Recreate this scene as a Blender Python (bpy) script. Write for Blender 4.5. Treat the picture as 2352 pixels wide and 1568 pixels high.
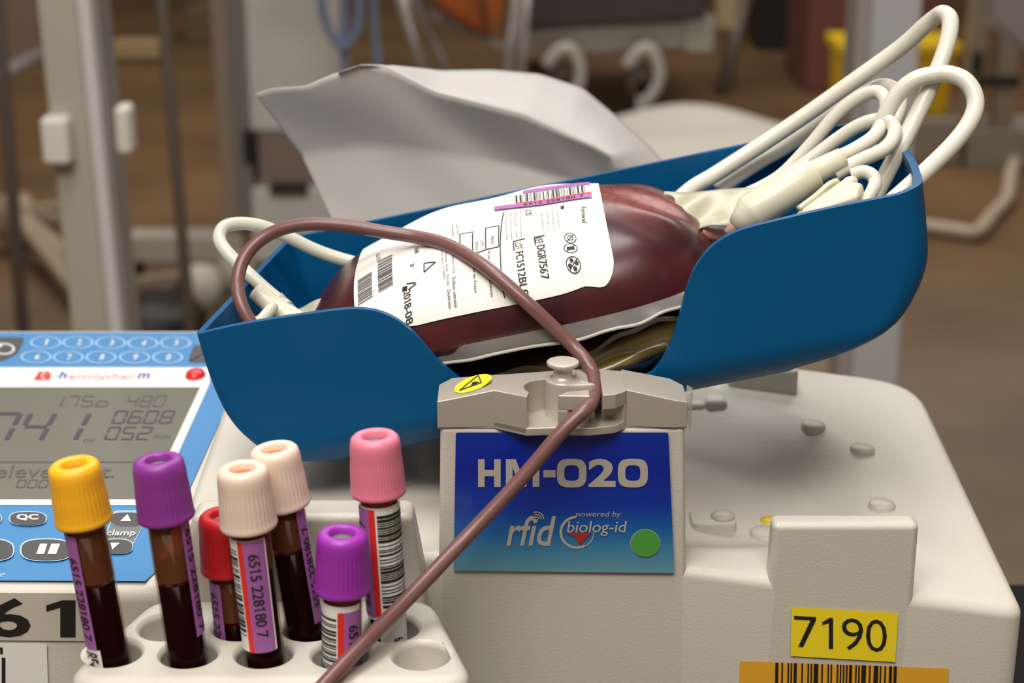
import bpy, bmesh, math, random
from mathutils import Vector, Matrix
from math import sin, cos, pi, radians, sqrt, atan2
for o in list(bpy.data.objects): bpy.data.objects.remove(o)
C = bpy.context.scene.collection
SC = bpy.context.scene
random.seed(7)

# ------------------------------------------------------------------ camera, light, exposure
F = 3920.0; H = 1.25; PITCH = 19.0
cam_d = bpy.data.cameras.new('camera'); cam = bpy.data.objects.new('camera', cam_d); C.objects.link(cam)
cam_d.sensor_width = 36; cam_d.lens = F/2352*36; cam_d.clip_start = 0.02
cam.location = (0, 0, H); cam.rotation_euler = (radians(90-PITCH), 0, 0)
cam_d.dof.use_dof = True; cam_d.dof.focus_distance = 0.535; cam_d.dof.aperture_fstop = 14.0
SC.camera = cam
W = bpy.data.worlds.new('hall_air'); SC.world = W; W.use_nodes = True
bg = W.node_tree.nodes['Background']; bg.inputs[0].default_value = (1.0, 0.83, 0.64, 1); bg.inputs[1].default_value = 0.14
def area(name, loc, size, power, col, target):
    l = bpy.data.lights.new(name, 'AREA'); l.shape = 'RECTANGLE'; l.size, l.size_y = size; l.energy = power; l.color = col
    o = bpy.data.objects.new(name, l); C.objects.link(o); o.location = loc
    o.rotation_euler = (Vector(target)-Vector(loc)).to_track_quat('-Z', 'Y').to_euler(); return o
area('ceiling_lamp_near', (-0.15, 0.62, 3.2), (1.3, 0.8), 34, (1.0, 0.985, 0.965), (0.0, 0.54, 1.0))
area('front_fill_lamp', (-0.35, -0.95, 3.2), (2.0, 0.9), 66, (1.0, 0.93, 0.83), (0, 0.5, 1.0))  # added fill from above and in front, brightens the upright front faces
area('ceiling_lamp_far', (0.3, 5.0, 4.2), (5, 3), 172, (1.0, 0.94, 0.86), (0.3, 5.0, 0))
SC.view_settings.view_transform = 'Standard'; SC.view_settings.look = 'None'
SC.view_settings.exposure = 0.0; SC.view_settings.gamma = 1.0

# ------------------------------------------------------------------ geometry helpers
cP, sP = cos(radians(PITCH)), sin(radians(PITCH))
def ray(u, v):
    du = (u-1176)/F; dv = (v-784)/F
    return Vector((du, cP-sP*dv, -(sP+cP*dv)))
O3 = Vector((0, 0, H))
def PY(u, v, y): d = ray(u, v); return O3 + d*(y/d.y)
def PZ(u, v, z): d = ray(u, v); return O3 + d*((z-H)/d.z)
def Z(r): return H + r

class MB:
    def __init__(s): s.v = []; s.f = []; s.m = []; s.s = []
    def add(s, vs, fs, m=0, sm=False):
        k = len(s.v); s.v += [Vector(p) for p in vs]
        for f in fs: s.f.append([i+k for i in f]); s.m.append(m); s.s.append(sm)
        return s
    def box(s, c, d, m=0, M=None, taper=1.0):
        x, y, z = d[0]/2, d[1]/2, d[2]/2; vs = []
        for k in (-1, 1):
            t = taper if k > 0 else 1
            for i, j in ((-1, -1), (1, -1), (1, 1), (-1, 1)): vs.append(Vector((i*x*t, j*y*t, k*z)))
        vs = [(M @ p if M else p) + Vector(c) for p in vs]
        return s.add(vs, [(3, 2, 1, 0), (4, 5, 6, 7), (0, 1, 5, 4), (1, 2, 6, 5), (2, 3, 7, 6), (3, 0, 4, 7)], m)
    def beam(s, a, b, w, h, m=0):
        a, b = Vector(a), Vector(b); d = b-a; L = d.length
        M = d.to_track_quat('Z', 'Y').to_matrix()
        return s.box((a+b)/2, (w, h, L), m, M)
    def prism(s, pts, z0, z1, m=0, taper=0.0):
        n = len(pts); f0 = z0 if callable(z0) else (lambda x, y: z0); f1 = z1 if callable(z1) else (lambda x, y: z1)
        vs = [(x, y, f0(x, y)) for x, y in pts] + [(x, y, f1(x, y)) for x, y in pts]
        fs = [tuple(range(n))[::-1], tuple(range(n, 2*n))] + [(i, (i+1) % n, n+(i+1) % n, n+i) for i in range(n)]
        return s.add(vs, fs, m)
    def lathe(s, prof, n=32, M=None, m=0, sm=True, rib=None, cap0=True, cap1=True):
        vs = []; fs = []
        for (r, z) in prof:
            for i in range(n):
                a = 2*pi*i/n; rr = r*(rib(a, z) if rib else 1)
                p = Vector((rr*cos(a), rr*sin(a), z)); vs.append(M @ p if M else p)
        for k in range(len(prof)-1):
            for i in range(n):
                j = (i+1) % n; fs.append((k*n+i, k*n+j, (k+1)*n+j, (k+1)*n+i))
        if cap0: fs.append(tuple(range(n))[::-1])
        if cap1: fs.append(tuple(range((len(prof)-1)*n, len(prof)*n)))
        return s.add(vs, fs, m, sm)
    def tube(s, pts, r, n=14, m=0, cap=True):
        P = [Vector(p) for p in pts]; N = len(P); rf = r if callable(r) else (lambda t: r)
        T = [(P[min(i+1, N-1)]-P[max(i-1, 0)]).normalized() for i in range(N)]
        u = T[0].orthogonal().normalized(); vs = []; fs = []
        for i in range(N):
            u = (u - T[i]*u.dot(T[i])).normalized(); w = T[i].cross(u); rr = rf(i/(N-1))
            for k in range(n):
                a = 2*pi*k/n; vs.append(P[i] + (u*cos(a)+w*sin(a))*rr)
        for i in range(N-1):
            for k in range(n):
                j = (k+1) % n; fs.append((i*n+k, i*n+j, (i+1)*n+j, (i+1)*n+k))
        if cap: fs += [tuple(range(n))[::-1], tuple(range((N-1)*n, N*n))]
        return s.add(vs, fs, m, True)
    def grid(s, f, nu, nv, m=0, sm=True):
        vs = [f(i/nu, j/nv) for j in range(nv+1) for i in range(nu+1)]
        fs = [(j*(nu+1)+i, j*(nu+1)+i+1, (j+1)*(nu+1)+i+1, (j+1)*(nu+1)+i) for j in range(nv) for i in range(nu)]
        return s.add(vs, fs, m, sm)
    def patch(s, f, x0, y0, x1, y1, m=0, nx=1, ny=1):
        return s.grid(lambda a, b: f(x0+(x1-x0)*a, y0+(y1-y0)*b), nx, ny, m, False)
    def poly(s, f, pts, m=0):
        return s.add([f(x, y) for x, y in pts], [tuple(range(len(pts)))], m)
    def ring(s, f, cx, cy, rx, ry, t, m=0, n=36, a0=0, a1=2*pi):
        vs = []; full = abs(a1-a0-2*pi) < 1e-6; k = n if full else n+1
        for i in range(k):
            a = a0+(a1-a0)*i/n
            vs += [f(cx+rx*cos(a), cy+ry*sin(a)), f(cx+(rx-t)*cos(a), cy+(ry-t*ry/rx)*sin(a))]
        return s.add(vs, [(2*i, 2*((i+1) % k), 2*((i+1) % k)+1, 2*i+1) for i in range(n)], m)
    def disc(s, f, cx, cy, rx, ry, m=0, n=36):
        return s.poly(f, [(cx+rx*cos(2*pi*i/n), cy+ry*sin(2*pi*i/n)) for i in range(n)], m)
    def line(s, f, x0, y0, x1, y1, w, m=0, n=6):
        d = Vector((x1-x0, y1-y0)); q = Vector((-d.y, d.x)).normalized()*w/2
        g = lambda a, b: f(x0+d.x*a+q.x*(2*b-1), y0+d.y*a+q.y*(2*b-1))
        return s.grid(g, n, 1, m, False)
    def text(s, f, st, box, m=0, rot=0, bold=0.0, shear=0.0):
        vs, fs = glyphs(st, bold, shear); x0, y0, x1, y1 = box; out = []
        for x, y in vs:
            if rot == -90: x, y = y, 1-x
            elif rot == 90: x, y = 1-y, x
            out.append(f(x0+(x1-x0)*x, y0+(y1-y0)*y))
        return s.add(out, fs, m)
    def bars(s, f, box, n, seed, m=0, axis='x', nsub=1):
        r = random.Random(seed); x0, y0, x1, y1 = box; ws = [r.choice((1, 1, 2, 3)) for _ in range(2*n-1)]; T = sum(ws); p = 0
        for i, w in enumerate(ws):
            if i % 2 == 0:
                a, b = p/T, (p+w)/T
                if axis == 'x': s.patch(f, x0+(x1-x0)*a, y0, x0+(x1-x0)*b, y1, m, 1, nsub)
                else: s.patch(f, x0, y0+(y1-y0)*a, x1, y0+(y1-y0)*b, m, nsub, 1)
            p += w
        return s
    def build(s, name, mats, parent=None, bevel=0, seg=3, sub=0, M=None, angle=35, flip=False, recalc=False, solid=0, soff=-1):
        me = bpy.data.meshes.new(name); me.from_pydata([tuple(p) for p in s.v], [], s.f)
        if not isinstance(mats, (list, tuple)): mats = [mats]
        for k in mats: me.materials.append(k)
        me.polygons.foreach_set('material_index', s.m); me.polygons.foreach_set('use_smooth', s.s)
        if recalc or flip:
            b = bmesh.new(); b.from_mesh(me)
            bmesh.ops.recalc_face_normals(b, faces=b.faces)
            if flip: bmesh.ops.reverse_faces(b, faces=b.faces)
            b.to_mesh(me); b.free()
        o = bpy.data.objects.new(name, me); C.objects.link(o)
        if solid: d = o.modifiers.new('thickness', 'SOLIDIFY'); d.thickness = solid; d.offset = soff
        if bevel:
            d = o.modifiers.new('bevel', 'BEVEL'); d.width = bevel; d.segments = seg; d.limit_method = 'ANGLE'; d.angle_limit = radians(angle); d.harden_normals = False
            me.polygons.foreach_set('use_smooth', [True]*len(me.polygons))
            w = o.modifiers.new('weighted', 'WEIGHTED_NORMAL'); w.keep_sharp = False
        if sub: d = o.modifiers.new('sub', 'SUBSURF'); d.levels = sub; d.render_levels = sub
        if parent is not None:
            o.parent = parent
            if M is None: o.matrix_parent_inverse = parent.matrix_basis.inverted()
        return o
_gc = {}; _raw = {}
def raw(st, bold):
    k = (st, bold)
    if k in _raw: return _raw[k]
    cu = bpy.data.curves.new('t', 'FONT'); cu.body = st; cu.offset = bold; cu.resolution_u = 3; cu.fill_mode = 'FRONT'
    o = bpy.data.objects.new('t', cu); C.objects.link(o); bpy.context.view_layer.update()
    me = bpy.data.meshes.new_from_object(o.evaluated_get(bpy.context.evaluated_depsgraph_get()))
    r = ([(p.co.x, p.co.y) for p in me.vertices], [tuple(p.vertices) for p in me.polygons])
    bpy.data.objects.remove(o); bpy.data.curves.remove(cu); bpy.data.meshes.remove(me); _raw[k] = r; return r
def adv(ch): return max(p[0] for p in raw('H'+ch+'H', 0)[0])-max(p[0] for p in raw('HH', 0)[0])
def glyphs(st, bold, shear):
    k = (st, bold, shear)
    if k in _gc: return _gc[k]
    vs, fs = [], []; x = 0; d = bold
    for ch in st:
        if ch == '1':
            gv = [(.23-d, -d), (.33+d, -d), (.33+d, .682+d), (.25-d, .682+d), (.23-d, .56), (.10-d, .50-d), (.10-d, .58+d)]; gf = [(0, 1, 2, 3, 4), (4, 3, 6, 5)]
        elif ch == '7':
            gv = [(.05-d, .682+d), (.05-d, .59-d), (.37-d, .59-d), (.13-d, -d), (.24+d, -d), (.49+d, .60), (.49+d, .682+d)]; gf = [(0, 1, 2, 5, 6), (2, 3, 4, 5)]
        elif ch == ' ': gv, gf = [], []
        else: gv, gf = raw(ch, bold)
        o_ = len(vs); vs += [(px+x+shear*py, py) for px, py in gv]; fs += [tuple(q+o_ for q in f) for f in gf]; x += adv(ch)
    xs = [p[0] for p in vs]; ys = [p[1] for p in vs]; x0, x1, y0, y1 = min(xs), max(xs), min(ys), max(ys)
    _gc[k] = ([((p-x0)/max(x1-x0, 1e-6), (q-y0)/max(y1-y0, 1e-6)) for p, q in vs], fs); return _gc[k]
SEG = {'0': 'abcdef', '1': 'bc', '2': 'abged', '3': 'abgcd', '4': 'fgbc', '5': 'afgcd', '6': 'afgedc', '7': 'abc', '8': 'abcdefg', '9': 'abcdfg', 'o': 'gedc', 't': 'fged', '[': 'adef', ']': 'abcd'}
def seg7(mb, f, st, box, m, w=0.16):
    x0, y0, x1, y1 = box; n = len(st); cw = (x1-x0)/n
    for i, ch in enumerate(st):
        L = {'a': (.1, .93, .8, .93), 'g': (.1, .5, .8, .5), 'd': (.1, .07, .8, .07), 'b': (.8, .56, .8, .92), 'c': (.8, .08, .8, .44), 'f': (.1, .56, .1, .92), 'e': (.1, .08, .1, .44)}
        for q in SEG.get(ch, ''):
            a = L[q]; hor = q in 'agd'; t = w/2
            p = [(a[0]+.03, a[1]-t*.6), (a[2]-.03, a[1]-t*.6), (a[2]-.03, a[1]+t*.6), (a[0]+.03, a[1]+t*.6)] if hor else [(a[0]-t, a[1]), (a[0]+t, a[1]), (a[0]+t, a[3]), (a[0]-t, a[3])]
            mb.poly(f, [(x0+cw*(i+x), y0+(y1-y0)*y) for x, y in p], m)
def smooth(pts, k=10):
    P = [Vector(p) for p in pts]; out = []
    for i in range(len(P)-1):
        a = P[max(i-1, 0)]; b = P[i]; c = P[i+1]; d = P[min(i+2, len(P)-1)]
        for j in range(k):
            t = j/k
            out.append(0.5*((2*b)+(c-a)*t+(2*a-5*b+4*c-d)*t*t+(3*b-a-3*c+d)*t**3))
    out.append(P[-1]); return out
def pathY(lst, k=10): return smooth([PY(u, v, y) for u, v, y in lst], k)
def rounded(pts, r, seg=6):
    out = []; n = len(pts)
    for i in range(n):
        p0, p, p1 = Vector(pts[i-1]), Vector(pts[i]), Vector(pts[(i+1) % n]); ri = r[i] if isinstance(r, (list, tuple)) else r
        a = p+(p0-p).normalized()*ri; b = p+(p1-p).normalized()*ri
        for k in range(seg+1):
            t = k/seg; out.append(tuple((1-t)**2*a+2*t*(1-t)*p+t*t*b))
    return out
def inset(pts, d):
    n = len(pts); out = []; P = [Vector(p) for p in pts]
    for i in range(n):
        a = (P[i]-P[i-1]); b = (P[(i+1) % n]-P[i])
        if a.length < 1e-9: a = b
        if b.length < 1e-9: b = a
        na = Vector((-a.y, a.x)).normalized(); nb = Vector((-b.y, b.x)).normalized(); q = na+nb
        q = q.normalized()*(d/max(0.5, q.normalized().dot(na))); out.append(tuple(P[i]+q))
    return out
def interp(x, T):
    if x <= T[0][0]: return T[0][1]
    for (a, p), (b, q) in zip(T, T[1:]):
        if x <= b: return p+(q-p)*(x-a)/(b-a) if b > a else q
    return T[-1][1]
def sstep(a, b, x): t = min(1, max(0, (x-a)/(b-a))); return t*t*(3-2*t)
def shell(mb, outl, h, zb, r, seg=5, rings=14, m=0, draft=0.0):
    """rounded block: plan outline (ccw), top height h(x,y), filleted top edge, skirt to zb"""
    L = []
    if draft: L.append([(x, y, zb) for x, y in inset(outl, -draft)])
    else: L.append([(x, y, zb) for x, y in outl])
    for k in range(seg+1):
        a = pi/2*k/seg; q = inset(outl, r*(1-cos(a))); L.append([(x, y, h(x, y)-r*(1-sin(a))) for x, y in q])
    q0 = inset(outl, r); cx = sum(p[0] for p in q0)/len(q0); cy = sum(p[1] for p in q0)/len(q0)
    for k in range(1, rings):
        t = 1-k/rings; L.append([(cx+(x-cx)*t, cy+(y-cy)*t, h(cx+(x-cx)*t, cy+(y-cy)*t)) for x, y in q0])
    n = len(outl); vs = [p for l in L for p in l]+[(cx, cy, h(cx, cy))]
    fs = [(k*n+i, k*n+(i+1) % n, (k+1)*n+(i+1) % n, (k+1)*n+i) for k in range(len(L)-1) for i in range(n)]
    fs += [((len(L)-1)*n+i, (len(L)-1)*n+(i+1) % n, len(vs)-1) for i in range(n)]
    mb.add(vs, fs, m, True); mb.add([(x, y, zb) for x, y in outl], [tuple(range(n))[::-1]], m)
    return mb
def thing(name, label, cat, loc=(0, 0, 0), group=None):
    o = bpy.data.objects.new(name, None); C.objects.link(o); o.location = loc; o.empty_display_size = .02
    return tag(o, label, cat, group)
def tag(o, label, cat, group=None):
    o['label'] = label; o['category'] = cat
    if group: o['group'] = group
    return o

# ------------------------------------------------------------------ materials
def mat(name, col, rough=.5, metal=0, spec=.5, coat=0, sss=0, sssr=(.003, .002, .001), alpha=1, bump=0, bscale=900, var=0, vscale=30, trans=0, emit=0):
    m = bpy.data.materials.new(name); m.use_nodes = True; nt = m.node_tree; b = nt.nodes['Principled BSDF']
    b.inputs['Base Color'].default_value = (*col, 1); b.inputs['Roughness'].default_value = rough; b.inputs['Metallic'].default_value = metal
    b.inputs['Specular IOR Level'].default_value = spec; b.inputs['Coat Weight'].default_value = coat; b.inputs['Coat Roughness'].default_value = .08
    b.inputs['Subsurface Weight'].default_value = sss; b.inputs['Subsurface Radius'].default_value = sssr; b.inputs['Subsurface Scale'].default_value = 1.0
    b.inputs['Alpha'].default_value = alpha; b.inputs['Transmission Weight'].default_value = trans
    tc = nt.nodes.new('ShaderNodeTexCoord')
    if bump:
        n = nt.nodes.new('ShaderNodeTexNoise'); n.inputs['Scale'].default_value = bscale; n.inputs['Detail'].default_value = 3
        bp = nt.nodes.new('ShaderNodeBump'); bp.inputs['Strength'].default_value = bump; bp.inputs['Distance'].default_value = .0004
        nt.links.new(tc.outputs['Object'], n.inputs['Vector']); nt.links.new(n.outputs['Fac'], bp.inputs['Height']); nt.links.new(bp.outputs['Normal'], b.inputs['Normal'])
    if var:
        n = nt.nodes.new('ShaderNodeTexNoise'); n.inputs['Scale'].default_value = vscale; n.inputs['Detail'].default_value = 5
        r = nt.nodes.new('ShaderNodeValToRGB'); r.color_ramp.elements[0].position = .3; r.color_ramp.elements[1].position = .7
        r.color_ramp.elements[0].color = (*[c*(1-var) for c in col], 1); r.color_ramp.elements[1].color = (*[min(1, c*(1+var)) for c in col], 1)
        nt.links.new(tc.outputs['Object'], n.inputs['Vector']); nt.links.new(n.outputs['Fac'], r.inputs['Fac']); nt.links.new(r.outputs['Color'], b.inputs['Base Color'])
    return m
def film(name, col, rough=.15, clear=.7, glossw=.35, blend=.35, milk=None):
    """thin clear plastic or glass: see-through, more reflective at grazing angles, a little milky"""
    m = bpy.data.materials.new(name); m.use_nodes = True; nt = m.node_tree; nt.nodes.remove(nt.nodes['Principled BSDF'])
    out = nt.nodes['Material Output']; t = nt.nodes.new('ShaderNodeBsdfTransparent'); t.inputs[0].default_value = (*col, 1)
    p = nt.nodes.new('ShaderNodeBsdfPrincipled'); p.inputs['Base Color'].default_value = (*(milk or col), 1); p.inputs['Roughness'].default_value = rough
    lw = nt.nodes.new('ShaderNodeLayerWeight'); lw.inputs[0].default_value = blend
    mr = nt.nodes.new('ShaderNodeMapRange'); mr.inputs[3].default_value = 1-clear; mr.inputs[4].default_value = min(1, 1-clear+glossw)
    mx = nt.nodes.new('ShaderNodeMixShader'); nt.links.new(lw.outputs['Facing'], mr.inputs[0]); nt.links.new(mr.outputs[0], mx.inputs[0])
    nt.links.new(t.outputs[0], mx.inputs[1]); nt.links.new(p.outputs[0], mx.inputs[2]); nt.links.new(mx.outputs[0], out.inputs[0]); return m
M_beige = mat('warm_white_plastic', (.60, .565, .50), .40, bump=.25, bscale=1400)
M_alu = mat('champagne_anodised_metal', (.52, .47, .41), .38, metal=.35, bump=.1, bscale=2500)
M_alu2 = mat('pale_knob_metal', (.62, .57, .50), .32, metal=.3)
M_blue = mat('blue_tray_plastic', (.0, .090, .245), .36, spec=.26, bump=.06, bscale=900)
M_key = mat('blue_membrane', (.04, .215, .49), .45)
M_white = mat('white_print', (.73, .72, .705), .5)
M_line = mat('pale_blue_print', (.45, .65, .85), .5)
M_dkey = mat('dark_grey_key', (.055, .055, .06), .45)
M_lcd = mat('lcd_glass', (.145, .145, .12), .25, coat=.3)
M_seg = mat('lcd_segment', (.045, .035, .06), .5)
M_seg2 = mat('lcd_segment_faint', (.085, .08, .08), .5)
M_red = mat('red_print', (.75, .03, .03), .5)
M_pinkp = mat('pink_print', (.80, .35, .32), .5)
M_navy = mat('navy_print', (.05, .11, .35), .5)
M_led = mat('red_button', (.62, .02, .025), .3)
M_black = mat('black_print', (.012, .011, .010), .6)
M_grey = mat('grey_print', (.13, .125, .12), .6)
M_labelw = mat('label_paper', (.86, .85, .82), .5)
M_stick = mat('sticker_beige', (.58, .53, .46), .5)
M_yel = mat('yellow_sticker', (.92, .72, .02), .45)
M_yel2 = mat('yellow_warning', (.95, .80, .03), .4)
M_org = mat('orange_sticker', (.80, .40, .03), .45)
M_green = mat('green_dot', (.07, .34, .05), .5)
M_purplep = mat('purple_label', (.38, .13, .42), .5)
M_redp = mat('red_label', (.80, .03, .02), .5)
M_tan = mat('panel_lettering', (.46, .42, .38), .5)
M_glass = film('tube_glass', (.98, .92, .86), .05, .94, .34, .3, (.01, .01, .01))
M_blood = mat('dark_blood', (.010, .0004, .0006), .15, spec=.08)
M_bloodred = mat('thin_blood', (.20, .006, .008), .2)
M_smear = film('blood_smeared_glass', (.50, .20, .10), .25, .5, .2, .3, (.26, .10, .05))
M_dark = mat('black_rubber', (.012, .012, .012), .5)
M_clear = film('clear_pvc', (.90, .88, .84), .22, .62, .45, .4, (.40, .38, .36))
M_bead = film('clear_pvc_bead', (.9, .9, .86), .15, .35, .4, .4, (.62, .60, .55))
M_milk = mat('milky_pvc', (.78, .75, .60), .28, sss=.35, sssr=(.003, .003, .002), alpha=.90)
M_tubing = mat('milky_tubing', (.76, .735, .645), .26, sss=.3, sssr=(.002, .002, .0016), alpha=.93)
M_tubing2 = mat('thin_clear_tubing', (.74, .74, .64), .22, alpha=.80)
M_line_b = mat('blood_filled_tubing', (.185, .085, .082), .36, coat=.12, sss=.1, sssr=(.002, .0006, .0005))
M_yfluid = mat('amber_fluid_bag', (.22, .16, .055), .2, coat=.6, alpha=.93)
M_paper = mat('thin_white_paper', (.60, .585, .575), .7, sss=0)
b_ = M_paper.node_tree.nodes['Principled BSDF']
_t = M_paper.node_tree.nodes.new('ShaderNodeBsdfTranslucent'); _t.inputs[0].default_value = (.8, .76, .7, 1)
_x = M_paper.node_tree.nodes.new('ShaderNodeMixShader'); _x.inputs[0].default_value = .18
M_paper.node_tree.links.new(b_.outputs[0], _x.inputs[1]); M_paper.node_tree.links.new(_t.outputs[0], _x.inputs[2]); M_paper.node_tree.links.new(_x.outputs[0], M_paper.node_tree.nodes['Material Output'].inputs[0])
# blood bag: dark red with a redder frothy net where the film is thin
M_bag = mat('blood_bag', (.10, .012, .014), .30, spec=.42, coat=.22, bump=.10, bscale=160)
_n = M_bag.node_tree; _v = _n.nodes.new('ShaderNodeTexNoise'); _v.inputs['Scale'].default_value = 45; _v.inputs['Detail'].default_value = 2
_r = _n.nodes.new('ShaderNodeValToRGB'); _r.color_ramp.elements[0].color = (.034, .006, .009, 1); _r.color_ramp.elements[1].color = (.10, .016, .018, 1)
_r.color_ramp.elements[0].position = .35; _r.color_ramp.elements[1].position = .75
_c = _n.nodes.new('ShaderNodeTexCoord'); _n.links.new(_c.outputs['Object'], _v.inputs['Vector']); _n.links.new(_v.outputs['Fac'], _r.inputs['Fac']); _n.links.new(_r.outputs['Color'], _n.nodes['Principled BSDF'].inputs['Base Color'])
_n.nodes['Principled BSDF'].inputs['Coat Roughness'].default_value = .3
def gradient_mat():
    m = mat('blue_name_panel', (.01, .05, .3), .3, coat=.25); nt = m.node_tree
    tc = nt.nodes.new('ShaderNodeTexCoord'); sp = nt.nodes.new('ShaderNodeSeparateXYZ'); r = nt.nodes.new('ShaderNodeValToRGB')
    e = r.color_ramp.elements; e[0].position = 0; e[0].color = (.14, .32, .40, 1); e[1].position = 1; e[1].color = (.001, .025, .34, 1)
    for p, c in ((.15, (.06, .25, .42)), (.30, (.008, .13, .40)), (.47, (.002, .035, .36)), (.75, (.001, .016, .31))):
        k = e.new(p); k.color = (*c, 1)
    nt.links.new(tc.outputs['Generated'], sp.inputs[0]); nt.links.new(sp.outputs['Z'], r.inputs[0]); nt.links.new(r.outputs[0], nt.nodes['Principled BSDF'].inputs['Base Color']); return m
M_grad = gradient_mat()
M_floor = mat('worn_brown_floor', (.17, .125, .08), .55, var=.28, vscale=1.6)
def floor_bands():      # grey walkway near the mixer, brown flooring farther off
    nt = M_floor.node_tree; b = nt.nodes['Principled BSDF']; old = b.inputs['Base Color'].links[0].from_socket
    tc = nt.nodes.new('ShaderNodeTexCoord'); sp = nt.nodes.new('ShaderNodeSeparateXYZ'); mr = nt.nodes.new('ShaderNodeMapRange'); mr.inputs[1].default_value = 3.3; mr.inputs[2].default_value = 4.4
    mxr = nt.nodes.new('ShaderNodeMix'); mxr.data_type = 'RGBA'; mxr.blend_type = 'MULTIPLY'; mxr.inputs[7].default_value = (.88, .66, .42, 1)
    nt.links.new(tc.outputs['Object'], sp.inputs[0]); nt.links.new(sp.outputs['Y'], mr.inputs[0]); nt.links.new(mr.outputs[0], mxr.inputs[0]); nt.links.new(old, mxr.inputs[6]); nt.links.new(mxr.outputs[2], b.inputs['Base Color'])
floor_bands()
M_bgwhite = mat('cool_white_paint', (.50, .48, .45), .4)
M_bggrey = mat('pale_grey_paint', (.70, .70, .67), .45)
M_bgtan = mat('tan_board', (.42, .30, .17), .6)
M_steel = mat('brushed_steel', (.38, .35, .34), .35, metal=.4)

# ------------------------------------------------------------------ setting
o = MB().box((0, 4.5, -.05), (16, 13, .1)).build('floor', M_floor); o['kind'] = 'structure'
o = MB().box((0, 10.6, 1.6), (16, .2, 3.2)).build('wall_back', mat('drab_wall', (.22, .17, .12), .8, var=.1, vscale=1)); o['kind'] = 'structure'
ZT = Z(-.345)                                     # top of the trolley that carries the mixer
tr = thing('equipment_trolley', 'black trolley under the blood mixer, showing at the lower right edge', 'trolley', (-.03, .60, 0))
M_trol = mat('dark_trolley', (.012, .012, .013), .8, spec=.08)
MB().box((-.045, .5375, ZT-.0125), (.56, .279, .025)).build('top_plate', M_trol, tr, bevel=.004)
for sx in (-.29, .20):
    for sy in (.43, .65):
        lg = MB().box((sx, sy, (ZT-.025+.06)/2), (.025, .025, ZT-.025-.06)).build('leg', M_trol, tr)
        MB().lathe([(.028, -.012), (.03, -.008), (.03, .008), (.028, .012)], 20, Matrix.Translation((sx, sy, .03)) @ Matrix.Rotation(pi/2, 4, 'Y')).build('castor', M_dark, lg)

# ------------------------------------------------------------------ blood mixer
YF = .482
mx = thing('blood_collection_mixer', 'warm white blood mixer with blue keypad console and blue front panel', 'medical machine', (0, .56, ZT))
def h_top(x, y):
    z = Z(-.2718-.14*max(x, .02)+.079*y)
    dx, dy = (x-.048)/.080, (y-.562)/.062; q = dx*dx+dy*dy
    return z - .018*(1-sstep(.2, 1.2, q))
ol = rounded([(-.107, YF), (.1625, YF), (.1655, .655), (-.107, .655)], [.002, .007, .022, .01], 7)
def dens(pts, step=.006):
    out = []
    for i in range(len(pts)):
        a, b = Vector(pts[i]), Vector(pts[(i+1) % len(pts)]); n = max(1, int((b-a).length/step))
        out += [tuple(a+(b-a)*k/n) for k in range(n)]
    return out
shell(MB(), dens(ol), h_top, ZT, .0034, 6, 26).build('housing', M_beige, mx)
# front tower under the clamp
tw = MB(); zt0, zt1 = Z(-.31), Z(-.1936)
xa0, xb0 = PY(1002, 1380, YF).x-.0006, PY(1590, 1380, YF).x+.0006; xa1, xb1 = PY(1011, 985, YF).x, PY(1573, 985, YF).x
vs = [(xa0, YF-.00004, zt0), (xb0, YF-.00004, zt0), (xb0, .503, zt0), (xa0, .503, zt0), (xa1, YF-.00004, zt1), (xb1, YF-.00004, zt1), (xb1, .4995, zt1), (xa1, .4995, zt1)]
tw.add(vs, [(3, 2, 1, 0), (4, 5, 6, 7), (0, 1, 5, 4), (1, 2, 6, 5), (2, 3, 7, 6), (3, 0, 4, 7)]); tw.build('clamp_tower', M_beige, mx, bevel=.0016)
# name panel with its lettering
yp = YF-.0012
FP = lambda u, v: PY(u, v, yp); FQ = lambda u, v: PY(u, v, yp-.0002)
FR = lambda u, v: PY(u, v, yp-.0003)
pn = MB(); pts = rounded([(1047, 993), (1535, 993), (1549, 1316), (1042, 1310)], 5, 3)
back = [PY(u, v, yp+.0008) for u, v in pts]; fr = [FP(u, v) for u, v in pts]; n = len(pts)
pn.add(back+fr, [tuple(range(n, 2*n))[::-1]]+[(i, (i+1) % n, n+(i+1) % n, n+i) for i in range(n)], 0)
def tx(mb, f, st, u0, v0, u1, v1, m, **k): mb.text(f, st, (u0, v0, u1, v1), m, **k)     # u0,v0 = lower left pixel
UB = lambda u0, u1, t_, b_2: (lambda x, y: FR(u0+(u1-u0)*x, b_2+(t_-b_2)*y))
hb = UB(1098, 1150, 1054, 1118)
for q_ in ([(0, 0), (.29, 0), (.29, 1), (0, 1)], [(.71, 0), (1, 0), (1, 1), (.71, 1)], [(.29, .385), (.71, .385), (.71, .615), (.29, .615)]): pn.poly(hb, q_, 1)
hb = UB(1162, 1239, 1054, 1118)
for q_ in ([(0, 0), (.2, 0), (.2, .72), (.2, 1), (0, 1)], [(.8, 0), (1, 0), (1, 1), (.8, 1), (.8, .72)], [(.2, .72), (.40, 0), (.5, .36), (.29, 1), (.2, 1)], [(.5, .36), (.40, 0), (.60, 0)], [(.5, .36), (.60, 0), (.8, .72), (.8, 1), (.71, 1)]): pn.poly(hb, q_, 1)
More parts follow.
